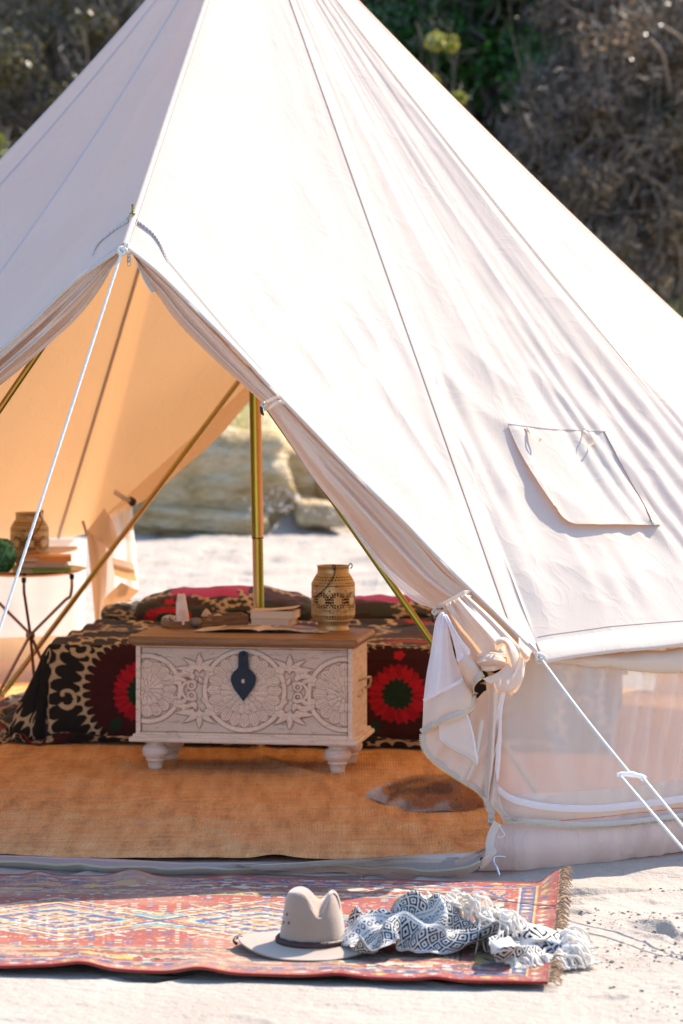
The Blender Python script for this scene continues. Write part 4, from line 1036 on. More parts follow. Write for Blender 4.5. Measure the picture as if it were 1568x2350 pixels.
Z = .014 + .006 * fbm(X * 2, Y * 2, 0, 3, 2) + .009 * np.exp(-((X * .8 + Y * .5 + 1.25 + .1 * noise(X * 3, Y * 3)) / .035) ** 2) * sstep(-2.3, -1.6, Y) * (Y < -.8) * (X > -1.2) * .8
for (a0, b0, c0, w0) in ((1.0, .28, .05, .03), (.9, .35, .75, .04), (1, .2, -.6, .03), (.25, 1, 1.75, .03), (.1, 1, 1.45, .04), (1, -.1, 1.1, .04)):
    Z += .010 * np.exp(-((X * a0 + Y * b0 + c0 + .06 * noise(X * 4, Y * 4, 0, int(c0 * 10 + 20))) / w0) ** 2)
Z += .0035 * fbm(X * 14, Y * 14, 0, 5, 2)
mt = grid('floor_mat', np.stack([X, Y, np.maximum(Z, .008)], -1), M['jute'], loc=TC); tag(mt, 'orange brown jute matting covering the tent floor', 'floor mat')
# ------------------------------------------------------------ suzani pattern (print of the bed cover and the cushions)
BLK, CRM, MAR, RED, GRN, MAG = (.016, .014, .013), (.62, .47, .29), (.060, .010, .012), (.58, .012, .035), (.012, .045, .022), (.62, .02, .16)
def tri(x): return np.abs((x % 1.0) - .5) * 2
def suzani(a, b, mag=False, cell=(.90, .80), seed=0):
    a = np.asarray(a, float) + .006 * noise(a * 9, b * 9, 0, 31); b = np.asarray(b, float) + .006 * noise(a * 9, b * 9, 5, 32)
    row = np.floor((b + cell[1] / 2) / cell[1]); aa = a + row * cell[0] * .5
    x = (aa + cell[0] / 2) % cell[0] - cell[0] / 2; y = (b + cell[1] / 2) % cell[1] - cell[1] / 2
    col = np.zeros(a.shape + (3,)) + BLK
    r = np.hypot(x, y); th = np.arctan2(y, x) / (2 * math.pi)
    def put(m, c): col[m] = c
    # outer field between the medallions
    put((r > .41) & (noise(a * 3, b * 3, 0, 40) > .35), MAR)
    vx, vy = x, y
    r2 = .335 + .018 * np.sin(th * 6.283 * 5)
    put((r > r2 - .004 - .034 * tri(th * 40) ** 3) & (r < r2 + .004 + .028 * tri(th * 40 + .35) ** 3), CRM)
    # corner flowers
    cx = np.abs(x) - cell[0] / 2; cy = np.abs(y) - cell[1] / 2; rc = np.hypot(cx, cy); tc = np.arctan2(cy, cx) / 6.283
    put(rc < .155 + .012 * tri(tc * 28), CRM); put(rc < .13 + .014 * tri(tc * 28), MAR); put(rc < .085 + .016 * tri(tc * 24), (.42, .03, .012)); put(rc < .03 + .01 * tri(tc * 12), BLK)
    # medallion
    put(r < .245, MAR * 1 if False else MAR)
    put(r < .262, BLK); put(r < .19, MAR)
    put((r > .205 - .028 * tri(th * 40) ** 3) & (r < .211 + .030 * tri(th * 40 + .3) ** 3), CRM)
    for k in range(9):
        t0 = (k + .35) / 9 * 2 * math.pi; rr = .262
        px, py = x - rr * math.cos(t0), y - rr * math.sin(t0); q = np.hypot(px, py) * .82; ta = np.arctan2(py, px) - t0
        ang = (ta % (2 * math.pi))
        w_ = .0038 + .0042 * ang / 6.283
        put((np.abs(q - .024) < w_) & (ang > .9) & (ang < 5.9), CRM)
        put(np.hypot(px - .024 * math.cos(t0 + .9), py - .024 * math.sin(t0 + .9)) < .009, CRM)
    for k in range(11):
        t0 = (k + .1) / 11 * 2 * math.pi; rr = .372
        px, py = x - rr * math.cos(t0), y - rr * math.sin(t0); q = np.hypot(px, py); ta = np.arctan2(py, px) + t0
        ang = (ta % (2 * math.pi))
        put((np.abs(q - .022) < .006) & (ang > .8) & (ang < 5.6), CRM)
    # centre flower
    c1 = MAG if mag else RED
    put(r < .088 + .018 * tri(th * 24), c1); put(r < .046 + .014 * tri(th * 15), GRN)
    sp = (r > .055) & (r < .1) & (noise(th * 60, r * 9, 0, 4) > .25); col[sp] = np.array(c1) * .72
    put(np.hypot(x, y + .137) < .016 + .008 * tri(np.arctan2(y + .137, x) / 6.283 * 5), c1)
    put((np.hypot(x + .085, y - .115) < .020 + .012 * noise(x * 60, y * 60, 0, 9)), GRN)
    n = fbm(a * 60, b * 240, 0, 12, 2)
    return np.clip(col * (1 + .25 * n[..., None]) + .004, 0, 1)
M['suzani'] = m_vcol('embroidered suzani cloth', .85, .5, 500, .12)

# ------------------------------------------------------------ bed: mattress under the suzani cover
bc = np.array([-1.015, 11.80, 0.0]); ex = np.array([.992, -.125, 0]); ey = np.array([.125, .992, 0])
BH = .345; BL = 1.95; BW = 1.30
m_ = MB(); m_.box(bc + ex * (BL / 2 + .02) + ey * (BW / 2 + .02) + np.array([0, 0, .165]), (BL - .06, BW - .06, .32), np.stack([ex, ey, [0, 0, 1]], 1))
mo = m_.build('mattress', m_plain('dark mattress cloth', (.05, .045, .04)), None, bevel=.03)
tag(mo, 'low thick mattress under the black suzani cover', 'mattress')
a = np.r_[np.linspace(-.98, -.02, 260), np.linspace(-.015, BL, 500)]; b = np.r_[np.linspace(-BW - .2, -.03, 240), np.linspace(-.028, .56, 280)]
A, B = np.meshgrid(a, b, indexing='ij')
ox = -np.minimum(A, 0) * 1.0; oy = np.maximum(B, 0); ob = np.maximum(-B - BW, 0); s_ = np.hypot(ox, oy)
ang = np.arctan2(oy, ox + 1e-9); alo = A + (-B) * 0 + ang * .35 - ox * .0
fh = BH - .01
down = np.minimum(s_, fh); sp = np.maximum(s_ - fh, 0)
edge = .085
zt = BH + .012 - np.where(s_ < edge, s_ ** 2 / (2 * edge), s_ - edge / 2)
foldn = np.sin(A * 13 + ang * 9 + 2.2 * noise(A * 3, ang * 2, 0, 5)) * .6 + noise(A * 7 + ang * 4, B * 2, 0, 6)
out = .022 + .018 * foldn * sstep(.05, .3, s_) + .03 * (down / fh) ** 2
out = out + .09 * (down / fh) ** 1.6 * np.clip(ox / (s_ + 1e-6), 0, 1) ** 2
out = np.where(s_ < edge, out * (s_ / edge), out)
cut = np.interp(s_, [0, fh + edge / 2, 2], [0, 0, 1])
ruck = .5 + .5 * np.sin(sp * 34 + 3 * noise(A * 4, ang * 3 + B, 0, 7)) * (1)
z = np.where(zt > .015, zt, .018 + .042 * ruck * np.clip(sp * 14, 0, 1) * (.6 + .5 * noise(A * 5 + ang * 3, s_ * 5, 0, 8)) + .012 * np.clip(noise(A * 9, B * 9 + ang, 0, 9), 0, 1))
rr_ = out + np.where(zt > .015, 0, np.minimum(sp, 3) * np.where(ox > .02, .52, .30))
dx = np.where(s_ > 1e-6, ox / np.maximum(s_, 1e-6), 0); dy = np.where(s_ > 1e-6, oy / np.maximum(s_, 1e-6), 0)
lx = np.maximum(A, 0) - dx * rr_ + .010 * foldn * dy * sstep(.1, .4, s_); ly = -np.minimum(B, 0) * 1.0 - dy * rr_
top = s_ < .02
z = z + np.where(s_ <= .03, .010 * fbm(A * 4, B * 5, 0, 21, 3) + .008 * np.sin(B * 30 + 2 * noise(A * 3, B * 3)) * (noise(A * 2, B * 2, 0, 4) > 0), 0) + .0015 * fbm(A * 30, B * 30, 0, 22)
z = np.where(ob > 0, np.maximum(z - ob * 1.2, .02), z)
Pp = bc + lx[..., None] * ex + ly[..., None] * ey; Pp[..., 2] = np.maximum(z, .022)
cc = suzani(A - .325, B - .205)
tp_ = B < -.08; c2 = suzani(A - .325, B - .205, True); cc[tp_] = c2[tp_]
keep = ~((ox[:-1, :-1] > .90))
sz = grid('suzani_cover', Pp, M['suzani'], colors=cc, keep=keep)
tag(sz, 'black suzani cover with red flowers and cream scrolls draped over the bed to the floor', 'bed cover')

def cushion(c, sz_, rot, label, seed, mag=(-.1, .1), tilt=0):
    n1, n2 = 120, 90; u = np.linspace(-1, 1, n1); v = np.linspace(0, 2 * math.pi, n2, endpoint=False)
    U, V = np.meshgrid(u, v, indexing='ij')
    pr = (1 - np.abs(U) ** 3.2) ** .42
    y = np.sign(np.cos(V)) * np.abs(np.cos(V)) ** .75 * pr; zz_ = np.sign(np.sin(V)) * np.abs(np.sin(V)) ** .95 * pr
    x = U * (1 - .06 * (1 - np.abs(y)))
    p = np.stack([x * sz_[0] / 2, y * sz_[1] / 2, zz_ * sz_[2] / 2 * (1 + .14 * noise(U * 3, V * 1.2, 0, seed))], -1)
    p[..., 2] += .006 * noise(U * 8, V * 3, 0, seed + 2)
    s = V / (2 * math.pi) * (sz_[1] + sz_[2]) * 1.35
    cl = suzani(x * sz_[0] / 2 + .2 * seed, (s - .42) * 1.25 + .05, False)
    m = (zz_ > .90) & (U > mag[0]) & (U < mag[1]); nn = noise(U * 14, V * 4, 0, 7)
    cl[m & (nn > -.55)] = np.array(MAG) * .9
    g = (zz_ > .18) & (zz_ < .66) & (noise(U * 5, V * 6, 0, 77) > -.5) & (cl.sum(-1) < .2); cl[g] = np.array((.055, .06, .05))
    p = p @ rz(rot).T
    o = grid('cushion', p, M['suzani'], cv=True, colors=cl, loc=c, rot=(tilt, 0, 0)); tag(o, label, 'cushion', 'cushions along the back of the bed'); return o
cushion(P(520, 1402, 12.75), (.72, .40, .165), -.06, 'long dark cushion with a magenta top behind the wooden trays', 1, (-.62, .25), .1)
cushion(P(700, 1412, 12.95), (.46, .36, .13), .05, 'dark cushion with a red flower behind the centre pole', 2, (-2, -2))
cushion(P(930, 1416, 12.85), (.74, .40, .155), .03, 'dark cushion with cream scrolls right of the lantern', 3, (-.9, .8))
cushion(P(330, 1412, 12.9), (.34, .36, .10), .15, 'low end of a dark cushion at the left end of the bed', 4, (-2, -2))

# ------------------------------------------------------------ carved chest
CR = -R(9.0); CH = empty('carved_chest', (-.292, 11.130, .012), CR)
tag(CH, 'whitewashed carved wooden chest with a brown lid and turned legs', 'chest')
M['lid'] = m_wood('brown lid wood', (.13, .062, .025), (.42, .215, .085), 1.0, .42)
M['wash'] = m_vcol('whitewashed carved wood', .7, .35, 160, 0, nz=.10)
s = NT('whitewashed wood'); v = s.coord('Object', (3, 3, 30)); n = s.noise(v, 3, 5, .6); n2 = s.noise(s.coord('Object'), 45, 4)
c = s.ramp(n, [(.3, (.62, .50, .42)), (.5, (.76, .65, .56)), (.7, (.82, .72, .63))]); c = s.mix(s.ramp(n2, [(.6, (0, 0, 0)), (.75, (.7, .7, .7))]), c, (.36, .25, .18)); s.princ(c, .7, 0, s.bump(n2, .2, .002), .3); M['whitewood'] = s.m
BX, BD, BZ0, BZ1 = .712, .325, .112, .412
m_ = MB(); m_.box((0, .004, (BZ0 + BZ1) / 2), (BX, BD - .008, BZ1 - BZ0)); m_.build('body', M['whitewood'], CH, bevel=.002)
m_ = MB(); m_.box((0, -.004, .4285), (.760, .395, .028)); m_.build('lid', M['lid'], CH, bevel=.011, seg=4)
m_ = MB(); m_.box((0, -.001, .413), (.730, .352, .006)); m_.build('lid_rebate', M['lid'], CH)
m_ = MB(); m_.box((0, -.001, .104), (.758, .372, .016)); m_.build('base_moulding', M['whitewood'], CH, bevel=.006, seg=3)
m_ = MB(); m_.box((0, -.001, .116), (.736, .350, .010)); m_.build('base_moulding', M['whitewood'], CH, bevel=.003)
prof = [(.024, .096), (.030, .094), (.031, .088), (.026, .086), (.025, .083), (.031, .080), (.0375, .071), (.040, .060), (.037, .048), (.029, .040), (.026, .037), (.0285, .034), (.0285, .031), (.024, .029), (.0215, .012), (.020, .002), (.0, .0)]
for i, (x, y) in enumerate(((-.302, -.122), (.302, -.122), (-.302, .122), (.302, .122))):
    m_ = MB(); m_.lathe([(a_ * 1.13, b_) for a_, b_ in prof], 28, (x, y, 0)); m_.build('leg', M['whitewood'], CH, True)
# relief
K = .716 / 1235
nx, nz_ = 620, 262
px = np.linspace(0, 1235, nx); pz = np.linspace(0, 515, nz_); X, Y = np.meshgrid(px, pz, indexing='ij')   # Y downwards
H = np.full(X.shape, -.0055); groove = np.zeros(X.shape)
def setmax(h, m):
    global H
    H = np.where(m, np.maximum(H, h), H)
def ring(cx, cy, r0, r1, N, lvl, ph=0, point=.5, bul=.0034):
    global H, groove
    r = np.hypot(X - cx, Y - cy); t = (np.arctan2(Y - cy, X - cx) / 6.2832 * N + ph) % 1 - .5
    re = r1 - (r1 - r0) * point * np.abs(2 * t) ** 1.6
    m = r < re
    prof = (1 - np.abs(2 * t) ** 3) * np.clip((re - r) / 7, 0, 1) ** .6
    h = lvl + bul * prof - .0018 * (np.exp(-((t) / .05) ** 2) + np.exp(-((np.abs(t) - .25) / .045) ** 2)) * (r < re - 12)
    H = np.where(m, h, H)
    groove = np.where(m, 0, groove)
    groove = np.where(m, np.maximum(np.exp(-((.5 - np.abs(t)) * r / N * 6.28 / 3.0) ** 2), np.exp(-((re - r) / 3.) ** 2)), groove)
def disc(cx, cy, r0, r1, lvl):
    global H
    r = np.hypot(X - cx, Y - cy); m = (r > r0) & (r < r1); H = np.where(m, np.maximum(H, lvl + .0012 * np.sqrt(np.clip(1 - ((r - (r0 + r1) / 2) / ((r1 - r0) / 2)) ** 2, 0, 1))), H)
def leaf(cx, cy, ang, L, W_, bend=0, lvl=-.003):
    global H, groove
    c, s_ = math.cos(ang), math.sin(ang); dx, dy = X - cx, Y - cy; u = (dx * c + dy * s_) / L; v = (-dx * s_ + dy * c) - bend * (u * L) ** 2 / L
    wl = W_ * np.clip(np.sin(np.pi * np.clip(u, 0, 1) ** .75), 0, 1) + .01
    m = (u > 0) & (u < 1) & (np.abs(v) < wl); q = np.abs(v) / wl
    h = lvl + .0038 * (1 - q ** 2) ** .6 - .0012 * np.exp(-(v / 2.0) ** 2)
    H = np.where(m & (h > H), h, H); groove = np.where((np.abs(np.abs(v) - wl) < 3) & (u > 0) & (u < 1), 1, groove)
for (cx, cy, R0) in ((63, 250, 198), (1190, 265, 212), (620, 252, 236)):
    disc(cx, cy, R0 - 22, R0 + 4, -.0022)
# leaf sprays in the four gaps, mirrored
for sx in (-1, 1):
    for sy in (-1, 1):
        bx, by = 620 + sx * 258, 257 + sy * 128
        for (dx, dy, an, L, W_, bd) in ((0, 0, -90, 74, 15, .0), (8, -10, -62, 84, 15, .45), (-8, -10, -118, 84, 15, -.45), (30, -22, -40, 84, 16, .6), (-30, -22, -140, 84, 16, -.6), (60, -44, -24, 80, 15, .6), (-60, -44, -156, 80, 15, -.6), (92, -62, -14, 78, 14, .5), (-92, -62, -166, 78, 14, -.5), (40, -62, -62, 62, 13, .5), (-40, -62, -118, 62, 13, -.5),
                                        (72, -82, -50, 52, 12, .5), (-72, -82, -130, 52, 12, -.5), (14, 8, -8, 72, 14, .5), (-14, 8, -172, 72, 14, -.5), (118, -88, -20, 60, 11, .4), (-118, -88, -160, 60, 11, -.4), (0, 26, 90, 44, 12, 0), (20, 18, 55, 44, 12, -.3), (-20, 18, 125, 44, 12, .3)):
            a_ = R(an) * 1.0; vx, vy = math.cos(a_), math.sin(a_) * (-sy) * -1
            L, W_ = L * 1.22, W_ * 1.25; leaf(bx + dx, by + dy * (-sy) * -1 * 1.0, math.atan2(vy * 1.0 if sy < 0 else -vy, vx) if False else math.atan2(math.sin(a_) * (1 if sy < 0 else -1) * 1.0, math.cos(a_)) if sy < 0 else math.atan2(-math.sin(a_), math.cos(a_)), L, W_, bd if sy < 0 else -bd)
    # heart shaped loops
    hx, hy = 620 + sx * 303, 256
    for oy in (-28, 28):
        disc(hx, hy + oy, 14, 27, -.0018)
    r = np.hypot((X - hx) / 1.0, (Y - hy)); m = np.abs(r - 54) < 8; m &= (X - hx) * sx > -30; H = np.where(m, np.maximum(H, -.0015 + .001 * (1 - ((r - 54) / 8) ** 2)), H)
    for oy in (-1, 1):
        leaf(hx - sx * 10, hy + oy * 62, R(90 * oy) + sx * .3, 52, 16); leaf(hx - sx * 62, hy + oy * 40, R(90 * oy) + sx * .5, 48, 13)
ring(63, 250, 120, 168, 16, -.004, .5, .35); ring(63, 250, 62, 98, 16, -.0022, 0, .25); ring(63, 250, 20, 48, 9, -.0008, 0, .3); ring(63, 250, 6, 24, 6, .0006, 0, .3)
ring(1190, 265, 130, 182, 16, -.004, .5, .35); ring(1190, 265, 68, 106, 16, -.0022, 0, .25); ring(1190, 265, 22, 48, 9, -.0008, 0, .3); ring(1190, 265, 6, 24, 6, .0006, 0, .3)
ring(620, 252, 150, 214, 20, -.004, .5, .35); ring(620, 252, 92, 136, 20, -.0022, 0, .25); ring(620, 252, 40, 82, 12, -.0008, 0, .3); ring(620, 252, 10, 40, 8, .0006, 0, .3)
fr = (X < 26) | (X > 1209) | (Y < 8) | (Y > 500); H = np.where(fr, .0005, H); edge_ = (np.abs(X - 28) < 3) | (np.abs(X - 1207) < 3)
Hs = H.copy()
for _ in range(1): Hs = (Hs + np.roll(Hs, 1, 0) + np.roll(Hs, -1, 0) + np.roll(Hs, 1, 1) + np.roll(Hs, -1, 1)) / 5
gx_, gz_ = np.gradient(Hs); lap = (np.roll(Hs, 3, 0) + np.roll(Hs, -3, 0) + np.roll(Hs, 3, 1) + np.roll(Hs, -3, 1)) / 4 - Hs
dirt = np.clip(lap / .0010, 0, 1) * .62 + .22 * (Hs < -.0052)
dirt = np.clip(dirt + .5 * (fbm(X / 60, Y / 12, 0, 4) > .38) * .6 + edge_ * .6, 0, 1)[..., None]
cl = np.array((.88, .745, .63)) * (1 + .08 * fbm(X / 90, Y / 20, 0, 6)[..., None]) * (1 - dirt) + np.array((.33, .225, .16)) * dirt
pp = np.stack([(X - 617.5) * K, -BD / 2 - .004 - Hs * 1.75, BZ1 - .002 - Y / 515 * (BZ1 - BZ0 - .008)], -1)
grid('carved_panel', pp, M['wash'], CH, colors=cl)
# hasp
hp = [(-.0165, .132), (-.014, .142), (0, .147), (.014, .142), (.0165, .132), (.0165, .098), (.020, .088), (.032, .078), (.0405, .064), (.042, .052), (.038, .036), (.028, .018), (.012, -.002), (.0, -.018)]
hp = hp + [(-x, z) for x, z in hp[-2:4:-1]]
v = []; n = len(hp); 
for y in (0, -.0045):
    for x, z in hp: v.append((x + .001, y - BD / 2 - .013, z + .252))
f = [list(range(n))[::-1], [n + i for i in range(n)]] + [[i, (i + 1) % n, n + (i + 1) % n, n + i] for i in range(n)]
M['iron'] = m_plain('dark blue iron', (.022, .028, .045), .45, .55, .3, 60, .3)
ho = link('hasp', mesh_np('hasp', np.array(v), f, False), M['iron'], CH); bm_ = ho.modifiers.new('b', 'BEVEL'); bm_.width = .0012; bm_.segments = 2
m_ = MB(); m_.box((.001, -BD / 2 - .019, .252 + .048), (.011, .006, .014)); m_.build('staple', M['zipmetal'], ho, bevel=.002)
m_ = MB(); m_.lathe([(.0, .004), (.004, .003), (.005, 0)], 12); m_.build('hasp_pin', M['iron'], ho, True, loc=(.001, -BD / 2 - .017, .252 + .135), rot=(R(90), 0, 0))
# side handle on the right end
q = resample([(.358, -.03, .292), (.378, -.03, .300), (.392, 0, .30), (.384, .03, .27), (.366, .035, .262)], 20); m_ = MB(); m_.tube(q, .0045, 8); m_.build('side_handle', M['zipmetal'], CH, True)
m_ = MB(); m_.tube(resample([(.359, -.06, .245), (.366, -.06, .245), (.37, -.02, .25), (.364, .0, .26)], 14), .003, 8); m_.build('side_handle', M['zipmetal'], CH, True)

# ------------------------------------------------------------ things on the chest
LT = .012 + .4425                                       # level of the lid top
def lidp(x, y): return G(x, y, LT)
M['box'] = m_wood('tray wood', (.11, .05, .02), (.36, .18, .07), 2.5, .5)
def tray(c, w_, d_, h_, rot, label, divider=False):
    t = empty('wooden_tray', c, rot); tag(t, label, 'tray', 'wooden trays on the chest lid')
    th = .007
    m_ = MB(); m_.box((0, 0, .003), (w_ - .002, d_ - .002, .006)); m_.build('tray_bottom', M['box'], t)
    for cx, cy, sx, sy in ((0, -d_ / 2, w_, th), (0, d_ / 2, w_, th), (-w_ / 2 + th / 2, 0, th, d_ - th - .0006), (w_ / 2 - th / 2, 0, th, d_ - th - .0006)):
        m_ = MB(); m_.box((cx, cy, h_ / 2), (sx, sy, h_)); m_.build('tray_side', M['box'], t, bevel=.001)
    return t
a1, a2, a3 = lidp(359, 1441), lidp(430, 1449), lidp(498, 1441)
tray(lidp(429, 1438) + [0, 0, 0], .150, .105, .023, R(18), 'low open wooden tray holding the white crystal, left on the lid')
tray(lidp(522, 1431) + [0, 0, 0], .125, .11, .032, R(12), 'deeper wooden tray beside the tray with the crystal')
s = NT('milky quartz'); v = s.coord('Object'); n = s.noise(v, 30, 4); c = s.ramp(n, [(.35, (.70, .52, .44)), (.6, (.85, .76, .72))]); s.princ(c, .35, 0, s.bump(n, .4, .004), .5); s.p.inputs['Subsurface Weight'].default_value = .4; s.p.inputs['Subsurface Radius'].default_value = (.02, .012, .01); M['quartz'] = s.m
def crystal(c, r, h, rot, name, label):
    n = 7; rs = np.random.RandomState(3); v = []; f = []
    for k, (z, q) in enumerate(((0, 1.0), (h * .4, 1.08), (h * .8, .98), (h * .95, .80), (h, .50))):
        for i in range(n): a = i / n * 6.283 + .1 * k; v.append((r * q * math.cos(a) * (1 + .12 * rs.randn()) + .05 * r * k, r * .7 * q * math.sin(a), z + .003 * rs.randn()))
    for k in range(4): f += [[k * n + i, k * n + (i + 1) % n, (k + 1) * n + (i + 1) % n, (k + 1) * n + i] for i in range(n)]
    f += [[4 * n + i for i in range(n)], [i for i in range(n)][::-1]]
    o = link(name, mesh_np(name, np.array(v), f, False), M['quartz'], None, c, rot); b = o.modifiers.new('b', 'BEVEL'); b.width = .002; tag(o, label, 'crystal'); return o
crystal(lidp(420, 1441) + [0, 0, .007], .0215, .106, (R(-3), R(-5), .3), 'crystal', 'upright milky white quartz crystal standing in the low tray')
def pebble(c, sz_, rot, seed, mat, label, cat, ribs=0, cone=False, name='pebble', group='shells and stones in the trays'):
    th = np.linspace(0.01, math.pi - .01, 22); ph = np.linspace(0, 2 * math.pi, 36, endpoint=False); T_, Q = np.meshgrid(th, ph, indexing='ij')
    p = np.stack([np.sin(T_) * np.cos(Q), np.sin(T_) * np.sin(Q), np.cos(T_)], -1)
    if cone: p[..., :2] *= (1 - .45 * p[..., 2:3]) * .9; p[..., 2] = np.where(p[..., 2] > 0, p[..., 2] * 1.5, p[..., 2] * .3)
    k = 1 + (.13 * fbm(p[..., 0] * 3, p[..., 1] * 3, p[..., 2] * 3, seed, 3) if not ribs else .05 * np.sin(Q * ribs))
    p = p * k[..., None] * np.array(sz_) / 2
    o = grid(name, p, mat, cv=True, loc=c, rot=(0, 0, rot)); tag(o, label, cat, group); return o
s = NT('speckled stone'); n = s.noise(s.coord('Object'), 120, 4, .7); c = s.ramp(n, [(.40, (.06, .05, .045)), (.5, (.50, .43, .38)), (.62, (.70, .62, .56))]); s.princ(c, .5, 0, s.bump(n, .5, .003)); M['speck'] = s.m
M['shell'] = m_plain('pale shell', (.62, .46, .33), .4, 0, .3, 80, .2); M['greyshell'] = m_plain('grey shell', (.20, .165, .14), .5, 0, .4, 120, .4)
pebble(lidp(390, 1436) + [0, 0, .022], (.055, .04, .030), .3, 2, M['speck'], 'speckled white stone at the left end of the low tray', 'stone')
pebble(lidp(408, 1440) + [0, 0, .022], (.036, .034, .034), 1.3, 4, M['speck'], 'round speckled stone against the foot of the crystal', 'stone')
pebble(lidp(450, 1441) + [0, 0, .019], (.042, .036, .032), .1, 5, M['greyshell'], 'ribbed dark grey cockle shell right of the crystal', 'shell', ribs=16, name='shell')
pebble(lidp(474, 1430) + [0, 0, .026], (.040, .036, .030), .1, 6, M['shell'], 'pale pointed limpet shell in the deeper tray', 'shell', cone=True, name='shell')
pebble(lidp(500, 1430) + [0, 0, .022], (.03, .03, .02), .8, 7, M['shell'], 'small pale shell low in the deeper tray', 'shell', ribs=9, name='shell')
# open magazine
M['paper'] = m_plain('book paper', (.74, .60, .48), .8, 0, .1, 300, .05); M['print'] = m_vcol('printed page', .35, .05, 100, 0, nz=.03)
mg = empty('open_magazine', lidp(610, 1448), R(-16)); tag(mg, 'open glossy magazine lying under the paperbacks', 'magazine')
for sgn in (-1, 1):
    u = np.linspace(0, 1, 60); v = np.linspace(-.5, .5, 40); U, V = np.meshgrid(u, v, indexing='ij')
    zc = .010 * np.sin(np.pi * np.clip(U * 1.15, 0, 1) ** .6) * (1 - U) ** .4 + .0025
    wv = .0025 * np.sin(U * 7 + V * 3) if sgn > 0 else .002 * np.sin(U * 5 - V * 4)
    p = np.stack([sgn * U * .215, V * .155 + U * .035 * sgn, zc + np.abs(wv)], -1)
    col = np.zeros(U.shape + (3,)) + (.72, .62, .54)
    pic = (U > .15) & (U < .72) & (V > -.2) & (V < .42); cimg = fbm(U * 6, V * 9, sgn, 14)[..., None]
    col[pic] = (np.array((.30, .19, .12)) + np.array((.35, .22, .14)) * cimg)[pic]
    tx = (U > .1) & (U < .9) & (V < -.26) & ((V * 60 % 1) < .35) & (noise(U * 60, np.floor(V * 60)) > -.3); col[tx] = (.35, .30, .27)
    pg = grid('page', p, M['print'], mg, colors=col); pm = pg.modifiers.new('t', 'SOLIDIFY'); pm.thickness = .0015
def book(c, w_, d_, h_, rot, cover, label, group, name='book', spine=None, lift=0):
    t = empty(name, c, rot); tag(t, label, 'book', group)
    m_ = MB(); m_.box((-.001, -.001, h_ / 2), (w_ - .006, d_ - .004, h_ - .003)); m_.build('page_block', M['paper'], t)
    m_ = MB(); m_.box((0, 0, .0008), (w_, d_, .0015)); m_.build('cover', cover, t)
    if lift:
        u = np.linspace(-.5, .5, 20); U, V = np.meshgrid(u, u, indexing='ij'); p = np.stack([U * w_, V * d_, h_ - .0005 + lift * np.clip(U + .25, 0, 1) ** 1.6 * .9], -1); grid('cover', p, cover, t, thick=.001)
    else:
        m_ = MB(); m_.box((0, 0, h_ - .0008), (w_, d_, .0015)); m_.build('cover', cover, t)
    m_ = MB(); m_.box((0, d_ / 2, h_ / 2), (w_, .0016, h_ - .0034)); m_.build('spine', spine or cover, t)
    return t
cvp = m_plain('cream paper cover', (.70, .56, .46), .5)
book(lidp(629, 1437) + [0, 0, .006], .135, .10, .022, R(-14), cvp, 'lower of the two cream paperbacks on the magazine', 'paperbacks on the chest')
book(lidp(632, 1436) + [0, 0, .0285], .155, .105, .026, R(-8), cvp, 'upper cream paperback with its cover curling up', 'paperbacks on the chest', lift=.02)

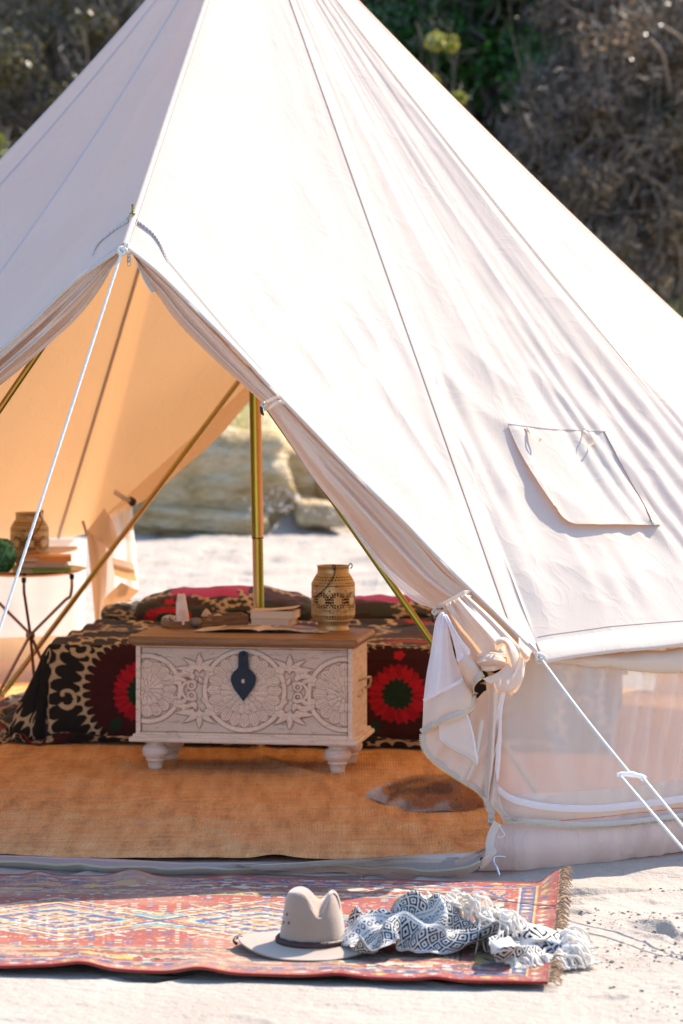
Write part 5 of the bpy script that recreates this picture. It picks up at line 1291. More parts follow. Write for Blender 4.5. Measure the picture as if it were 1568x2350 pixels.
# pierced metal lanterns
M['liner'] = m_plain('dark added liner', (.05, .035, .025), .8)
M['lantern'] = m_plain('aged brass lantern metal', (.50, .36, .18), .4, .7, .4, 60, .30)
def lantern(c, rot, label, dark=False):
    t = empty('pierced_lantern', c, rot); tag(t, label, 'lantern', 'pierced metal lanterns')
    prof = resample([(.066, .040), (.0705, .048), (.0715, .06), (.0715, .13), (.0705, .155), (.068, .163), (.056, .184), (.0545, .187)], 96)
    n = 220; a = np.linspace(0, 2 * math.pi, n, endpoint=False); g = np.stack([prof[:, 0:1] * np.cos(a), prof[:, 0:1] * np.sin(a), np.repeat(prof[:, 1:2], n, 1)], -1)
    I, J = np.meshgrid(np.arange(96), np.arange(n), indexing='ij'); z = prof[:, 1][:, None] + 0 * J; s_ = a[None, :] * .0715 + 0 * z
    hole = np.zeros(z.shape, bool)
    # rosettes
    per = 2 * math.pi * .0715 / 8
    x = (s_ + per / 2) % per - per / 2; y = z - .100; r = np.hypot(x, y); th = np.arctan2(y, x)
    for rr, N in ((.022, 14), (.0165, 10), (.027, 18)):
        tt = (th / 6.283 * N) % 1 - .5; hole |= (np.abs(r - rr) < .0022) & (np.abs(tt) < .32)
    x2 = s_ % per - per / 2; r2 = np.hypot(x2, y * 1.0); t2 = (np.arctan2(y, x2) / 6.283 * 8) % 1 - .5; hole |= (np.abs(r2 - .008) < .0019) & (np.abs(t2) < .25); hole |= (np.hypot(x2, np.abs(y) - .020) < .0022) | (np.hypot(np.abs(x2) - .006, np.abs(y) - .026) < .0018)
    q = (s_ / .0042) % 1 - .5
    hole |= (np.hypot(x2, np.abs(y) - .033) < .0025); hole |= (np.abs(z - .148) < .0016) & (np.abs(q) < .28); hole |= (np.abs(z - .158) < .0011) & (np.abs((s_ / .006) % 1 - .5) < .25)
    hole |= (np.abs(z - .062) < .0012) & (np.abs((s_ / .005) % 1 - .5) < .22); hole |= (np.abs(z - .068) < .0012) & (np.abs((s_ / .005 + .5) % 1 - .5) < .22)
    hole |= (z > .165) & (z < .182) & (np.hypot((s_ / .012 + (z > .173) * .5) % 1 - .5, ((z - .165) / .0085) % 1 - .5) < .30)
    hole |= (z > .042) & (z < .056) & (np.hypot((s_ / .009) % 1 - .5, (z - .049) / .014) < .25)
    f = gridfaces(96, n, False, True, keep=~hole[:95])
    me = mesh_np('lantern_body', g, f, True); o = link('lantern_body', me, M['lantern'], t); md = o.modifiers.new('t', 'SOLIDIFY'); md.thickness = .0012
    m_ = MB(); m_.lathe([(.0545, .187), (.0525, .190), (.0525, .211), (.0545, .213), (.0545, .215), (.051, .215), (.051, .19), (.05, .187)], 48); m_.build('lantern_neck', M['lantern'], t, True)
    m_ = MB(); m_.lathe([(.0, .0), (.053, .0), (.053, .003), (.051, .006), (.051, .024), (.055, .028), (.066, .040), (.062, .040), (.0, .03)], 48); m_.build('lantern_base', M['lantern'], t, True)
    for zr, w_ in ((.1535, .0018), (.142, .0014), (.074, .0014), (.058, .0018)):
        m_ = MB(); a2 = np.linspace(0, 2 * math.pi, 81); m_.tube(np.stack([.072 * np.cos(a2), .072 * np.sin(a2), np.full(81, zr)], 1), w_, 6, False); m_.build('lantern_band', M['lantern'], t, True)
    q = resample([(-.005, -.058, .208), (-.012, -.075, .19), (-.03, -.078, .160), (-.055, -.066, .13), (-.072, -.052, .115)], 30); m_ = MB(); m_.tube(q, .0018, 7); m_.build('wire_handle', M['iron'], t, True)
    m_ = MB(); m_.tube(resample([(.05, -.012, .215), (.057, -.012, .222), (.062, -.012, .212), (.056, -.012, .204)], 14), .002, 6); m_.build('handle_eye', M['iron'], t, True)
    m_ = MB(); m_.tube(resample([(-.012, -.052, .21), (-.012, -.056, .222), (-.004, -.058, .215), (-.01, -.056, .204)], 14), .002, 6); m_.build('handle_eye', M['iron'], t, True)
    m_ = MB(); m_.lathe([(.0, .04), (.058, .045), (.060, .16), (.052, .178), (.050, .176), (.0, .06)], 32); m_.build('dark_liner', M['liner'], t, True)  # dark inner liner, added so the pierced holes read dark
    return t
lantern(lidp(765, 1446), .2, 'pierced brass lantern on the right end of the chest lid')

# ------------------------------------------------------------ side table on the left with its things
TD = 12.62; SS = FPX / TD
tc = P(62, 1309, TD); TZ = tc[2]
tb = empty('side_table', (tc[0], TD, 0)); tag(tb, 'small round metal tray table on crossed wire legs at the left', 'side table')
M['tray'] = m_plain('polished bronze tray', (.50, .38, .27), .22, .95, .1, 20, .15)
m_ = MB(); m_.lathe([(.0, TZ - .012), (.16, TZ - .014), (.195, TZ - .006), (.219, TZ + .005), (.222, TZ + .008), (.218, TZ + .0085), (.195, TZ - .001), (.16, TZ - .006), (.0, TZ - .006)], 72); m_.build('table_top', M['tray'], tb, True)
hubz = CAMH - (1457 - YH) / SS; M['copper'] = m_plain('copper wire legs', (.40, .25, .17), .3, .9)
hub = np.array([(70 - 784) / SS - tc[0], 0, hubz])
for k, (tx, ty, bx, by) in enumerate((((166 - 62) / SS, -.02, (-25 - 62) / SS, -.03), ((66 - 62) / SS, -.19, (78 - 62) / SS, .12), ((-30 - 62) / SS, .05, (142 - 62) / SS, .05))):
    kn = np.array([tx, ty, TZ - .085]) if k != 1 else np.array([tx, ty, TZ - .06])
    q = resample([(tx, ty, TZ - .02), tuple(kn + np.array([0, 0, .02])), tuple(kn * .96 + hub * .04 + np.array([0, 0, -.006]))], 10)
    q2 = np.linspace(kn * .95 + hub * .05, hub + np.array([0, (-.012, 0, .012)[k], 0]), 12); q3 = np.linspace(hub + np.array([0, (-.012, 0, .012)[k], 0]), np.array([bx, by, .02]), 12)
    m_ = MB(); m_.tube(np.vstack([q, q2[1:], q3[1:]]), .0058, 8); m_.build('leg', M['copper'], tb, True)
m_ = MB(); m_.lathe([(.0, .012), (.016, .010), (.018, 0), (.016, -.010), (0, -.012)], 20, hub); m_.build('hub', M['copper'], tb, True)
for tx, ty in (((166 - 62) / SS, -.02), ((66 - 62) / SS, -.19)):
    m_ = MB(); m_.lathe([(0, .010), (.009, .009), (.009, -.006), (.006, -.010), (0, -.010)], 14, (tx, ty, TZ - .022)); m_.build('leg_cap', M['iron'], tb, True)
def tabp(x, dd, z): return np.array([(x - 784) / FPX * (TD + dd), TD + dd, z])
bz0 = TZ - .003
cg = m_plain('bright green cover', (.22, .46, .03), .35); co = m_plain('orange cover', (.80, .30, .04), .4); cp = m_plain('pale pink cover', (.62, .42, .36), .5); cw = m_plain('pale blue cover', (.45, .60, .72), .4)
gb_ = 'books stacked on the side table'
def bk2(x0, x1, z, h, dd, cov, spn, label, r=0):
    t = empty('book', tabp((x0 + x1) / 2, dd, z), r); tag(t, label, 'book', gb_); w_ = (x1 - x0) / SS
    m_ = MB(); m_.box((0, .002, h / 2), (w_ - .006, .118, h - .004)); m_.build('page_block', M['paper'], t)
    for zz_ in (.0012, h - .0012): m_ = MB(); m_.box((0, 0, zz_), (w_, .126, .0024)); m_.build('cover', cov, t, bevel=.0008)
    m_ = MB(); m_.box((w_ * .18, -.0622, h / 2), (w_ * .64, .0026, h)); m_.build('spine', spn, t, bevel=.0008)
    return t
g_ = bk2(30, 164, bz0, .0195, -.03, cg, cg, 'bright green book at the bottom of the stack', .04)
M['ink'] = m_plain('dark green print', (.04, .16, .02), .5)
bk2(50, 154, bz0 + .0198, .022, -.035, cp, cp, 'pale pink book in the middle of the stack', -.03)
bk2(52, 163, bz0 + .042, .0195, -.03, co, co, 'orange book on top of the stack', .09)
bk2(122, 164, bz0 - .001, .006, -.10, cw, cw, 'thin pale blue booklet under the green book', .0) if False else None
lantern(tabp(68, .085, bz0), .9, 'dark pierced lantern standing behind the books on the side table')
s = NT('malachite'); v = s.coord('Object'); n = s.noise(v, 26, 5, .6, 1.5); c = s.ramp(n, [(.3, (.008, .05, .028)), (.5, (.015, .16, .085)), (.62, (.06, .42, .26)), (.7, (.01, .09, .05))]); s.princ(c, .18, 0, s.bump(n, .5, .01)); M['malachite'] = s.m
pebble(tabp(6, -.07, bz0 + .062), (.105, .085, .135), .4, 12, M['malachite'], 'polished green malachite stone at the left end of the side table', 'stone', group='stones on the side table', name='malachite_stone')
o = bpy.data.objects['malachite_stone']; del o['group']

# ------------------------------------------------------------ hide on the matting
hc = G(1012, 1830, .02); hd = empty('fur_hide', (hc[0], hc[1], .018)); tag(hd, 'brown and white fur hide lying on the matting inside the door', 'fur hide')
u = np.linspace(0, 1, 40); v = np.linspace(0, 2 * math.pi, 90, endpoint=False); U, V = np.meshgrid(u, v, indexing='ij')
rad_ = 1 + .10 * noise(np.cos(V) * 2, np.sin(V) * 2, 0, 3); HXr, HYr = .20, .30
Zh = .045 * (1 - U ** 2.6) + .006 * fbm(U * 5 * np.cos(V), U * 5 * np.sin(V), 0, 6)
def hidecol(x, y, r):
    e = r + .25 * noise(x * 14, y * 14, 0, 15)
    c = np.zeros(x.shape + (3,)) + (.78, .36, .09)
    c[noise(x * 16, y * 16, 0, 16) > .15] = (.42, .17, .04); c[noise(x * 24, y * 24, 0, 18) > .45] = (.58, .32, .12)
    wm = (e > .93) & ((y < -.08) | (x < -.14)); c[wm] = (.80, .68, .60); c[(noise(x * 30, y * 30, 0, 19) > .75)] = (.62, .45, .32)
    return c
hx_, hy_ = U * np.cos(V) * HXr * rad_, U * np.sin(V) * HYr * rad_
M['fur'] = m_vcol('fur', .7, .3, 200, .5, nz=.1)
grid('hide_skin', np.stack([hx_, hy_, Zh], -1), M['fur'], hd, cv=True, colors=hidecol(hx_, hy_, U))
N = 30000; ru = np.sqrt(rng.rand(N)); rv = rng.rand(N) * 6.283; rk = 1 + .10 * noise(np.cos(rv) * 2, np.sin(rv) * 2, 0, 3)
x, y = ru * np.cos(rv) * HXr * rk, ru * np.sin(rv) * HYr * rk; z = .045 * (1 - ru ** 2.6) + .006 * fbm(ru * 5 * np.cos(rv), ru * 5 * np.sin(rv), 0, 6)
fl_ = np.stack([.6 * np.cos(rv) * ru + .5 * noise(x * 12, y * 12, 0, 8) + .3 * rng.randn(N), -.3 + .6 * np.sin(rv) * ru + .5 * noise(x * 12, y * 12, 0, 9) + .3 * rng.randn(N), .45 + .2 * rng.randn(N)], 1); fl_ /= np.linalg.norm(fl_, axis=1, keepdims=True)
bs = np.stack([x, y, z], 1); sd = np.cross(fl_, rng.randn(N, 3)); sd /= np.linalg.norm(sd, axis=1, keepdims=True); ln = rng.uniform(.012, .028, (N, 1))
tipz = bs + fl_ * ln; tipz[:, 2] = np.maximum(tipz[:, 2], .002)
vv = np.stack([bs - sd * .0009, bs + sd * .0009, tipz], 1).reshape(-1, 3)
cl = np.repeat(hidecol(x, y, ru) * rng.uniform(.7, 1.25, (N, 1)), 3, 0)
o = link('fur', mesh_np('fur', vv, np.arange(N * 3).reshape(-1, 3), False, cl), M['fur'], hd); o['kind'] = 'stuff'
# folded cloth: 40 x 24 points, x y z in millimetres
THROW = [
-315, -186, 65, -313, -186, 52, -319, -182, 43, -335, -175, 32, -337, -160, 38, -337, -145, 39, -337, -135, 30, -349, -116, 24, -360, -101, 24, -369, -88, 25, -380, -77, 33, -384, -59, 36, -382, -30, 31, -379, -13, 27, -375, 5, 27, -363, 15, 32, -350, 18, 35, -345, 33, 47, -345, 44, 47, -343, 53, 58, -335, 52, 74, -320, 56, 86, -319, 68, 81, -319, 79, 82,
-306, -180, 62, -307, -175, 52, -312, -176, 41, -326, -172, 26, -331, -158, 25, -327, -144, 32, -330, -131, 36, -342, -113, 33, -350, -98, 27, -357, -82, 29, -371, -72, 37, -378, -56, 46, -377, -27, 43, -372, -14, 30, -368, 1, 20, -359, 13, 22, -345, 15, 30, -335, 27, 45, -335, 43, 43, -334, 55, 49, -327, 53, 63, -310, 50, 80, -309, 66, 77, -313, 79, 72,
-299, -188, 52, -295, -175, 46, -298, -172, 35, -310, -164, 24, -318, -151, 17, -321, -136, 22, -319, -125, 35, -334, -107, 44, -342, -95, 40, -351, -82, 43, -361, -68, 45, -366, -53, 41, -365, -27, 44, -361, -15, 36, -355, -5, 23, -346, 8, 17, -335, 17, 19, -327, 26, 34, -325, 40, 35, -322, 53, 39, -318, 54, 51, -307, 53, 68, -298, 69, 69, -298, 82, 66,
-289, -197, 31, -287, -188, 25, -281, -176, 22, -288, -159, 16, -295, -143, 18, -301, -126, 18, -307, -110, 22, -316, -96, 40, -323, -89, 48, -331, -73, 46, -341, -60, 50, -350, -49, 52, -342, -35, 38, -338, -22, 37, -334, -18, 25, -327, -10, 21, -320, 1, 19, -312, 15, 28, -312, 30, 23, -306, 44, 29, -301, 53, 39, -301, 62, 50, -300, 76, 46, -290, 84, 42,
-276, -195, 34, -275, -190, 29, -268, -180, 19, -276, -157, 19, -284, -142, 23, -292, -126, 27, -298, -107, 29, -305, -87, 38, -314, -80, 53, -325, -70, 60, -330, -56, 59, -337, -44, 63, -332, -35, 48, -324, -27, 39, -319, -18, 33, -313, -16, 23, -307, -6, 19, -300, 10, 23, -298, 24, 24, -296, 34, 36, -291, 43, 48, -290, 63, 52, -291, 71, 41, -287, 74, 30,
-262, -198, 37, -263, -189, 41, -258, -176, 32, -268, -154, 28, -275, -138, 29, -280, -121, 31, -286, -107, 35, -296, -90, 46, -304, -74, 56, -314, -62, 68, -321, -49, 73, -324, -34, 69, -325, -24, 56, -316, -28, 48, -307, -21, 43, -301, -17, 34, -296, -10, 26, -288, 6, 19, -287, 20, 27, -284, 30, 37, -280, 38, 51, -278, 63, 56, -276, 70, 43, -274, 71, 31,
-244, -192, 37, -250, -184, 48, -257, -170, 47, -263, -149, 36, -267, -133, 37, -270, -117, 39, -274, -105, 42, -288, -92, 56, -296, -78, 67, -303, -60, 78, -310, -42, 83, -315, -24, 80, -310, -13, 65, -305, -25, 60, -299, -25, 51, -290, -17, 44, -283, -13, 33, -276, 2, 24, -275, 17, 27, -272, 26, 36, -267, 34, 46, -265, 59, 52, -262, 72, 47, -259, 73, 35,
-230, -176, 40, -238, -169, 44, -250, -157, 49, -265, -145, 55, -261, -130, 54, -255, -117, 53, -260, -101, 54, -273, -79, 58, -280, -68, 64, -284, -54, 73, -286, -37, 82, -290, -22, 90, -283, -10, 77, -282, -22, 66, -279, -34, 53, -276, -33, 40, -270, -19, 39, -261, 0, 27, -258, 12, 19, -253, 24, 26, -248, 32, 35, -246, 53, 44, -243, 67, 39, -239, 79, 34,
-223, -169, 43, -229, -162, 48, -239, -150, 54, -256, -141, 67, -260, -126, 70, -253, -111, 65, -249, -98, 60, -260, -77, 56, -264, -65, 63, -267, -54, 75, -269, -42, 87, -269, -29, 96, -269, -17, 83, -269, -24, 69, -266, -35, 57, -264, -39, 41, -260, -29, 31, -253, -4, 28, -248, 9, 20, -243, 21, 17, -240, 36, 20, -237, 53, 32, -229, 64, 36, -224, 74, 31,
-215, -170, 52, -219, -159, 55, -229, -149, 63, -246, -134, 74, -249, -123, 82, -248, -105, 80, -245, -92, 71, -245, -75, 56, -248, -64, 59, -251, -57, 75, -252, -49, 89, -249, -37, 99, -253, -26, 87, -255, -30, 73, -254, -35, 60, -252, -35, 45, -249, -29, 34, -244, -13, 24, -240, 2, 26, -234, 16, 21, -231, 32, 17, -222, 47, 30, -215, 59, 32, -209, 68, 35,
-203, -167, 52, -209, -158, 63, -221, -145, 70, -235, -125, 71, -236, -113, 80, -236, -99, 88, -240, -83, 82, -232, -75, 63, -232, -66, 55, -235, -55, 66, -234, -51, 81, -231, -44, 95, -237, -33, 85, -238, -36, 71, -242, -36, 63, -242, -31, 51, -241, -22, 43, -238, -10, 31, -231, -2, 26, -225, 11, 27, -221, 23, 19, -209, 39, 23, -203, 49, 27, -197, 56, 33,
-215, -154, 33, -214, -144, 46, -216, -133, 61, -217, -116, 76, -219, -102, 77, -219, -86, 83, -220, -71, 92, -216, -68, 76, -213, -67, 63, -210, -54, 57, -209, -47, 65, -208, -48, 80, -216, -37, 84, -220, -32, 73, -228, -25, 69, -241, -20, 68, -249, -11, 62, -239, 1, 51, -226, -1, 39, -214, 7, 31, -207, 16, 26, -194, 27, 20, -186, 35, 24, -184, 39, 34,
-221, -140, 22, -223, -132, 34, -220, -121, 49, -208, -109, 68, -208, -100, 82, -210, -88, 93, -207, -73, 100, -202, -69, 85, -200, -66, 72, -196, -52, 62, -193, -39, 66, -196, -43, 82, -207, -39, 94, -216, -29, 89, -222, -22, 79, -235, -14, 75, -247, -3, 74, -235, 8, 59, -222, 0, 48, -212, 0, 43, -204, 9, 37, -189, 16, 27, -181, 22, 27, -176, 28, 32,
-215, -125, 16, -217, -121, 28, -215, -111, 41, -200, -100, 59, -197, -94, 75, -195, -93, 94, -189, -80, 102, -189, -75, 85, -187, -66, 76, -184, -54, 70, -181, -42, 75, -182, -40, 89, -196, -40, 100, -204, -25, 95, -218, -20, 93, -230, -12, 90, -237, 1, 86, -229, 5, 66, -217, 4, 58, -207, -3, 52, -199, -3, 41, -188, 4, 32, -183, 14, 36, -180, 22, 41,
-202, -127, 14, -203, -120, 22, -201, -109, 30, -189, -98, 49, -184, -99, 67, -180, -98, 86, -173, -85, 94, -176, -76, 73, -179, -67, 66, -173, -56, 75, -173, -52, 87, -173, -47, 99, -183, -34, 106, -196, -27, 104, -212, -24, 109, -225, -11, 107, -225, 2, 95, -220, -3, 72, -212, -6, 66, -201, 1, 60, -191, 1, 53, -184, 3, 43, -178, 7, 37, -178, 17, 43,
-203, -133, 19, -199, -127, 24, -190, -116, 31, -172, -104, 43, -170, -104, 61, -169, -101, 80, -164, -88, 81, -162, -73, 61, -163, -61, 60, -160, -54, 74, -161, -58, 91, -164, -58, 105, -177, -42, 118, -193, -37, 119, -204, -26, 120, -211, -11, 116, -212, 0, 102, -208, -3, 79, -201, -14, 69, -194, -11, 61, -184, -1, 61, -177, 7, 56, -173, 10, 43, -170, 8, 36,
-190, -140, 20, -193, -141, 32, -188, -137, 41, -168, -123, 50, -158, -112, 62, -152, -103, 73, -147, -91, 77, -142, -73, 68, -137, -61, 67, -140, -59, 81, -142, -67, 96, -147, -70, 115, -165, -55, 134, -178, -37, 134, -187, -19, 128, -190, -7, 113, -194, 1, 98, -187, 1, 82, -178, -13, 75, -172, -20, 62, -167, -17, 51, -161, 4, 58, -160, 16, 59, -164, 20, 50,
-176, -141, 17, -178, -143, 28, -179, -147, 42, -169, -135, 60, -156, -125, 65, -144, -113, 72, -137, -100, 72, -129, -81, 70, -124, -68, 75, -124, -56, 83, -131, -56, 96, -141, -59, 112, -155, -45, 131, -164, -30, 131, -173, -19, 123, -179, -5, 112, -181, 8, 101, -171, 3, 83, -163, -10, 78, -157, -12, 65, -149, -15, 54, -149, 1, 49, -151, 12, 50, -156, 17, 47,
-168, -154, 14, -167, -150, 24, -167, -148, 38, -159, -145, 61, -149, -135, 70, -136, -123, 70, -126, -108, 70, -118, -88, 71, -116, -76, 83, -117, -62, 91, -123, -51, 99, -137, -49, 108, -153, -37, 119, -155, -24, 124, -161, -14, 117, -166, -5, 105, -166, 10, 104, -158, 8, 88, -152, 1, 79, -145, 0, 68, -134, -3, 57, -138, 4, 39, -148, 8, 38, -155, 11, 40,
-155, -163, 18, -156, -154, 25, -156, -143, 38, -146, -147, 54, -137, -144, 68, -127, -131, 77, -118, -115, 78, -112, -94, 82, -109, -80, 91, -115, -71, 100, -119, -58, 107, -128, -47, 114, -143, -35, 114, -145, -25, 109, -148, -14, 107, -150, -3, 103, -149, 5, 110, -144, 13, 95, -139, 9, 83, -137, 12, 72, -129, 14, 59, -137, 17, 36, -149, 12, 28, -154, 11, 32,
-130, -161, 26, -135, -150, 27, -138, -135, 31, -129, -131, 48, -117, -137, 56, -108, -131, 69, -104, -122, 86, -101, -100, 96, -101, -91, 105, -105, -78, 116, -114, -61, 124, -122, -43, 127, -127, -23, 117, -126, -20, 102, -132, -13, 91, -128, -3, 92, -120, 0, 105, -121, 16, 104, -124, 24, 91, -127, 31, 78, -137, 36, 68, -148, 39, 46, -155, 32, 32, -158, 27, 27,
-116, -154, 15, -123, -142, 21, -125, -134, 31, -120, -121, 43, -108, -124, 53, -95, -129, 64, -91, -121, 78, -86, -103, 94, -87, -88, 105, -95, -74, 116, -107, -59, 126, -116, -41, 134, -115, -21, 123, -112, -16, 103, -115, -11, 85, -115, 0, 81, -106, 4, 95, -106, 19, 102, -114, 30, 90, -120, 42, 78, -134, 48, 69, -153, 53, 51, -155, 48, 35, -155, 43, 25,
-98, -144, 12, -106, -133, 17, -111, -137, 28, -107, -124, 39, -100, -116, 45, -91, -118, 57, -90, -111, 68, -84, -95, 85, -83, -79, 93, -92, -64, 101, -102, -49, 111, -102, -36, 123, -98, -17, 120, -97, -13, 101, -97, -7, 82, -98, 4, 74, -93, 11, 85, -95, 25, 92, -103, 28, 80, -111, 35, 68, -125, 45, 61, -141, 57, 46, -146, 57, 32, -150, 56, 21,
-77, -134, 13, -85, -130, 20, -91, -142, 27, -91, -133, 39, -88, -119, 38, -89, -109, 46, -92, -99, 59, -93, -83, 77, -89, -70, 81, -94, -55, 86, -99, -43, 96, -94, -34, 107, -84, -19, 112, -84, -7, 101, -83, 0, 86, -83, 7, 72, -83, 18, 74, -86, 32, 83, -96, 34, 74, -105, 36, 60, -114, 42, 52, -128, 49, 39, -133, 56, 27, -137, 65, 25,
-48, -125, 20, -52, -135, 26, -58, -149, 32, -66, -134, 45, -70, -117, 51, -75, -100, 50, -86, -87, 50, -102, -72, 58, -103, -57, 61, -97, -43, 65, -95, -32, 73, -85, -33, 82, -73, -20, 90, -66, -9, 94, -64, 5, 94, -64, 18, 86, -64, 30, 74, -74, 46, 72, -82, 39, 60, -89, 39, 50, -100, 34, 38, -113, 43, 26, -117, 56, 25, -117, 63, 34,
-36, -126, 34, -31, -139, 32, -37, -150, 38, -51, -131, 46, -57, -112, 50, -65, -95, 56, -77, -80, 58, -95, -63, 54, -100, -51, 46, -93, -39, 49, -83, -34, 57, -78, -33, 69, -71, -17, 78, -64, -7, 80, -57, 2, 84, -55, 16, 85, -50, 30, 81, -60, 47, 65, -68, 37, 52, -74, 33, 40, -86, 32, 26, -103, 46, 21, -108, 61, 21, -111, 71, 24,
-23, -128, 47, -15, -141, 44, -19, -148, 49, -40, -129, 59, -48, -109, 60, -54, -88, 57, -64, -72, 57, -80, -58, 48, -84, -46, 39, -84, -31, 39, -74, -30, 50, -67, -29, 64, -62, -15, 71, -57, -6, 71, -57, 4, 68, -54, 15, 72, -45, 27, 71, -48, 46, 60, -58, 44, 45, -63, 39, 30, -74, 42, 19, -91, 51, 24, -95, 67, 19, -100, 78, 20,
-9, -126, 56, -6, -135, 58, -10, -141, 65, -27, -122, 66, -37, -106, 64, -43, -88, 56, -53, -75, 46, -70, -62, 35, -70, -46, 33, -69, -28, 33, -66, -19, 43, -58, -24, 61, -51, -16, 68, -47, -5, 66, -45, 6, 63, -45, 15, 63, -45, 26, 57, -41, 49, 50, -48, 55, 40, -54, 52, 24, -64, 56, 20, -79, 61, 31, -81, 73, 22, -84, 83, 21,
6, -133, 66, 5, -129, 67, -3, -128, 78, -18, -110, 66, -30, -105, 53, -40, -97, 41, -49, -85, 31, -59, -65, 24, -61, -50, 23, -57, -34, 29, -53, -23, 37, -51, -23, 51, -40, -17, 68, -37, -6, 63, -34, 5, 59, -36, 14, 55, -35, 27, 52, -38, 43, 36, -37, 55, 30, -41, 62, 21, -49, 69, 22, -64, 73, 39, -67, 84, 31, -65, 90, 18,
24, -131, 87, 26, -127, 79, 19, -115, 76, 2, -110, 55, -12, -107, 38, -25, -99, 25, -36, -87, 19, -40, -59, 14, -41, -47, 22, -39, -47, 36, -34, -39, 46, -32, -30, 54, -27, -14, 53, -19, -5, 58, -17, 8, 59, -20, 16, 49, -24, 23, 38, -21, 40, 30, -21, 52, 25, -23, 69, 30, -27, 83, 28, -35, 88, 47, -40, 100, 41, -36, 103, 25,
39, -133, 86, 41, -122, 83, 35, -111, 72, 13, -108, 50, -2, -102, 35, -15, -91, 30, -27, -79, 29, -27, -58, 18, -26, -41, 20, -24, -38, 36, -22, -41, 53, -23, -32, 65, -18, -17, 57, -11, -7, 49, -10, 6, 45, -10, 17, 46, -11, 23, 38, -11, 41, 42, -9, 52, 30, -9, 67, 27, -12, 83, 32, -16, 93, 49, -20, 107, 44, -18, 112, 33,
45, -137, 75, 49, -122, 73, 47, -107, 64, 20, -97, 49, 5, -90, 38, -6, -81, 34, -16, -70, 40, -14, -57, 23, -13, -41, 23, -9, -32, 37, -9, -34, 57, -12, -28, 73, -8, -11, 66, 0, -8, 51, 0, 2, 43, 3, 13, 44, 3, 22, 48, -1, 40, 46, 1, 55, 37, 4, 69, 30, 3, 83, 31, 4, 99, 49, 0, 108, 42, 0, 117, 39,
36, -137, 59, 38, -125, 57, 41, -111, 51, 23, -99, 38, 14, -88, 31, 7, -75, 35, 0, -66, 45, 3, -53, 24, 2, -41, 20, 4, -33, 35, 5, -37, 53, 3, -30, 66, 2, -10, 69, 6, -3, 60, 9, 2, 50, 15, 12, 46, 14, 23, 42, 8, 39, 35, 10, 54, 27, 17, 70, 29, 18, 84, 24, 24, 100, 43, 21, 110, 39, 18, 117, 31,
31, -149, 42, 29, -134, 37, 33, -117, 30, 40, -98, 31, 33, -90, 27, 31, -77, 37, 28, -64, 42, 26, -55, 22, 29, -43, 16, 29, -35, 27, 27, -36, 43, 27, -32, 59, 21, -18, 57, 21, -6, 62, 22, 7, 64, 26, 15, 51, 24, 22, 34, 23, 42, 22, 30, 58, 28, 38, 71, 23, 43, 83, 17, 50, 103, 31, 52, 116, 33, 47, 118, 20,
42, -146, 34, 42, -135, 33, 45, -120, 30, 51, -103, 26, 46, -93, 19, 45, -81, 26, 44, -70, 37, 43, -57, 24, 45, -46, 18, 44, -34, 21, 38, -27, 32, 35, -27, 48, 33, -15, 53, 33, -5, 55, 34, 7, 61, 31, 23, 57, 28, 35, 44, 37, 44, 22, 43, 57, 24, 50, 71, 30, 59, 82, 26, 66, 98, 34, 71, 113, 30, 68, 114, 18,
51, -141, 40, 55, -136, 36, 58, -122, 38, 60, -106, 25, 60, -94, 16, 60, -83, 22, 57, -76, 38, 57, -63, 27, 59, -50, 21, 59, -34, 20, 52, -26, 30, 46, -29, 42, 47, -15, 52, 46, -5, 60, 43, 8, 64, 40, 25, 58, 38, 42, 50, 48, 46, 32, 57, 52, 21, 64, 67, 25, 73, 76, 34, 83, 93, 39, 87, 104, 32, 85, 105, 18,
62, -143, 43, 63, -137, 46, 71, -125, 41, 69, -115, 20, 72, -103, 17, 72, -91, 28, 70, -82, 40, 69, -65, 34, 71, -54, 22, 73, -37, 21, 66, -32, 33, 57, -38, 43, 57, -20, 54, 56, -7, 66, 52, 10, 73, 48, 27, 70, 49, 38, 56, 61, 48, 37, 72, 51, 24, 80, 61, 19, 88, 69, 33, 99, 85, 42, 102, 97, 31, 102, 100, 17,
78, -150, 32, 80, -145, 35, 87, -134, 39, 94, -118, 21, 94, -106, 17, 92, -94, 26, 89, -80, 31, 88, -64, 37, 86, -54, 27, 86, -43, 33, 84, -37, 46, 75, -33, 52, 72, -19, 66, 70, -2, 63, 71, 10, 65, 71, 24, 67, 70, 27, 52, 81, 37, 39, 90, 41, 28, 101, 51, 21, 110, 61, 21, 122, 73, 35, 123, 85, 27, 123, 96, 28,
90, -153, 31, 91, -146, 24, 98, -134, 30, 110, -116, 27, 111, -104, 18, 108, -89, 24, 104, -77, 27, 101, -60, 30, 98, -48, 24, 95, -37, 28, 94, -31, 43, 89, -24, 51, 86, -12, 66, 86, -1, 65, 82, 10, 57, 84, 23, 59, 89, 27, 52, 95, 27, 34, 104, 35, 29, 115, 43, 20, 126, 53, 17, 135, 69, 27, 138, 86, 25, 135, 95, 24,
95, -147, 34, 100, -144, 23, 107, -135, 19, 120, -118, 33, 122, -105, 24, 121, -87, 22, 114, -74, 21, 106, -57, 19, 108, -43, 24, 102, -29, 26, 95, -21, 35, 96, -19, 48, 95, -7, 56, 98, 0, 61, 91, 10, 58, 92, 16, 54, 102, 21, 52, 105, 20, 31, 113, 29, 29, 125, 36, 24, 139, 46, 16, 143, 70, 17, 140, 83, 16, 140, 93, 13,
]
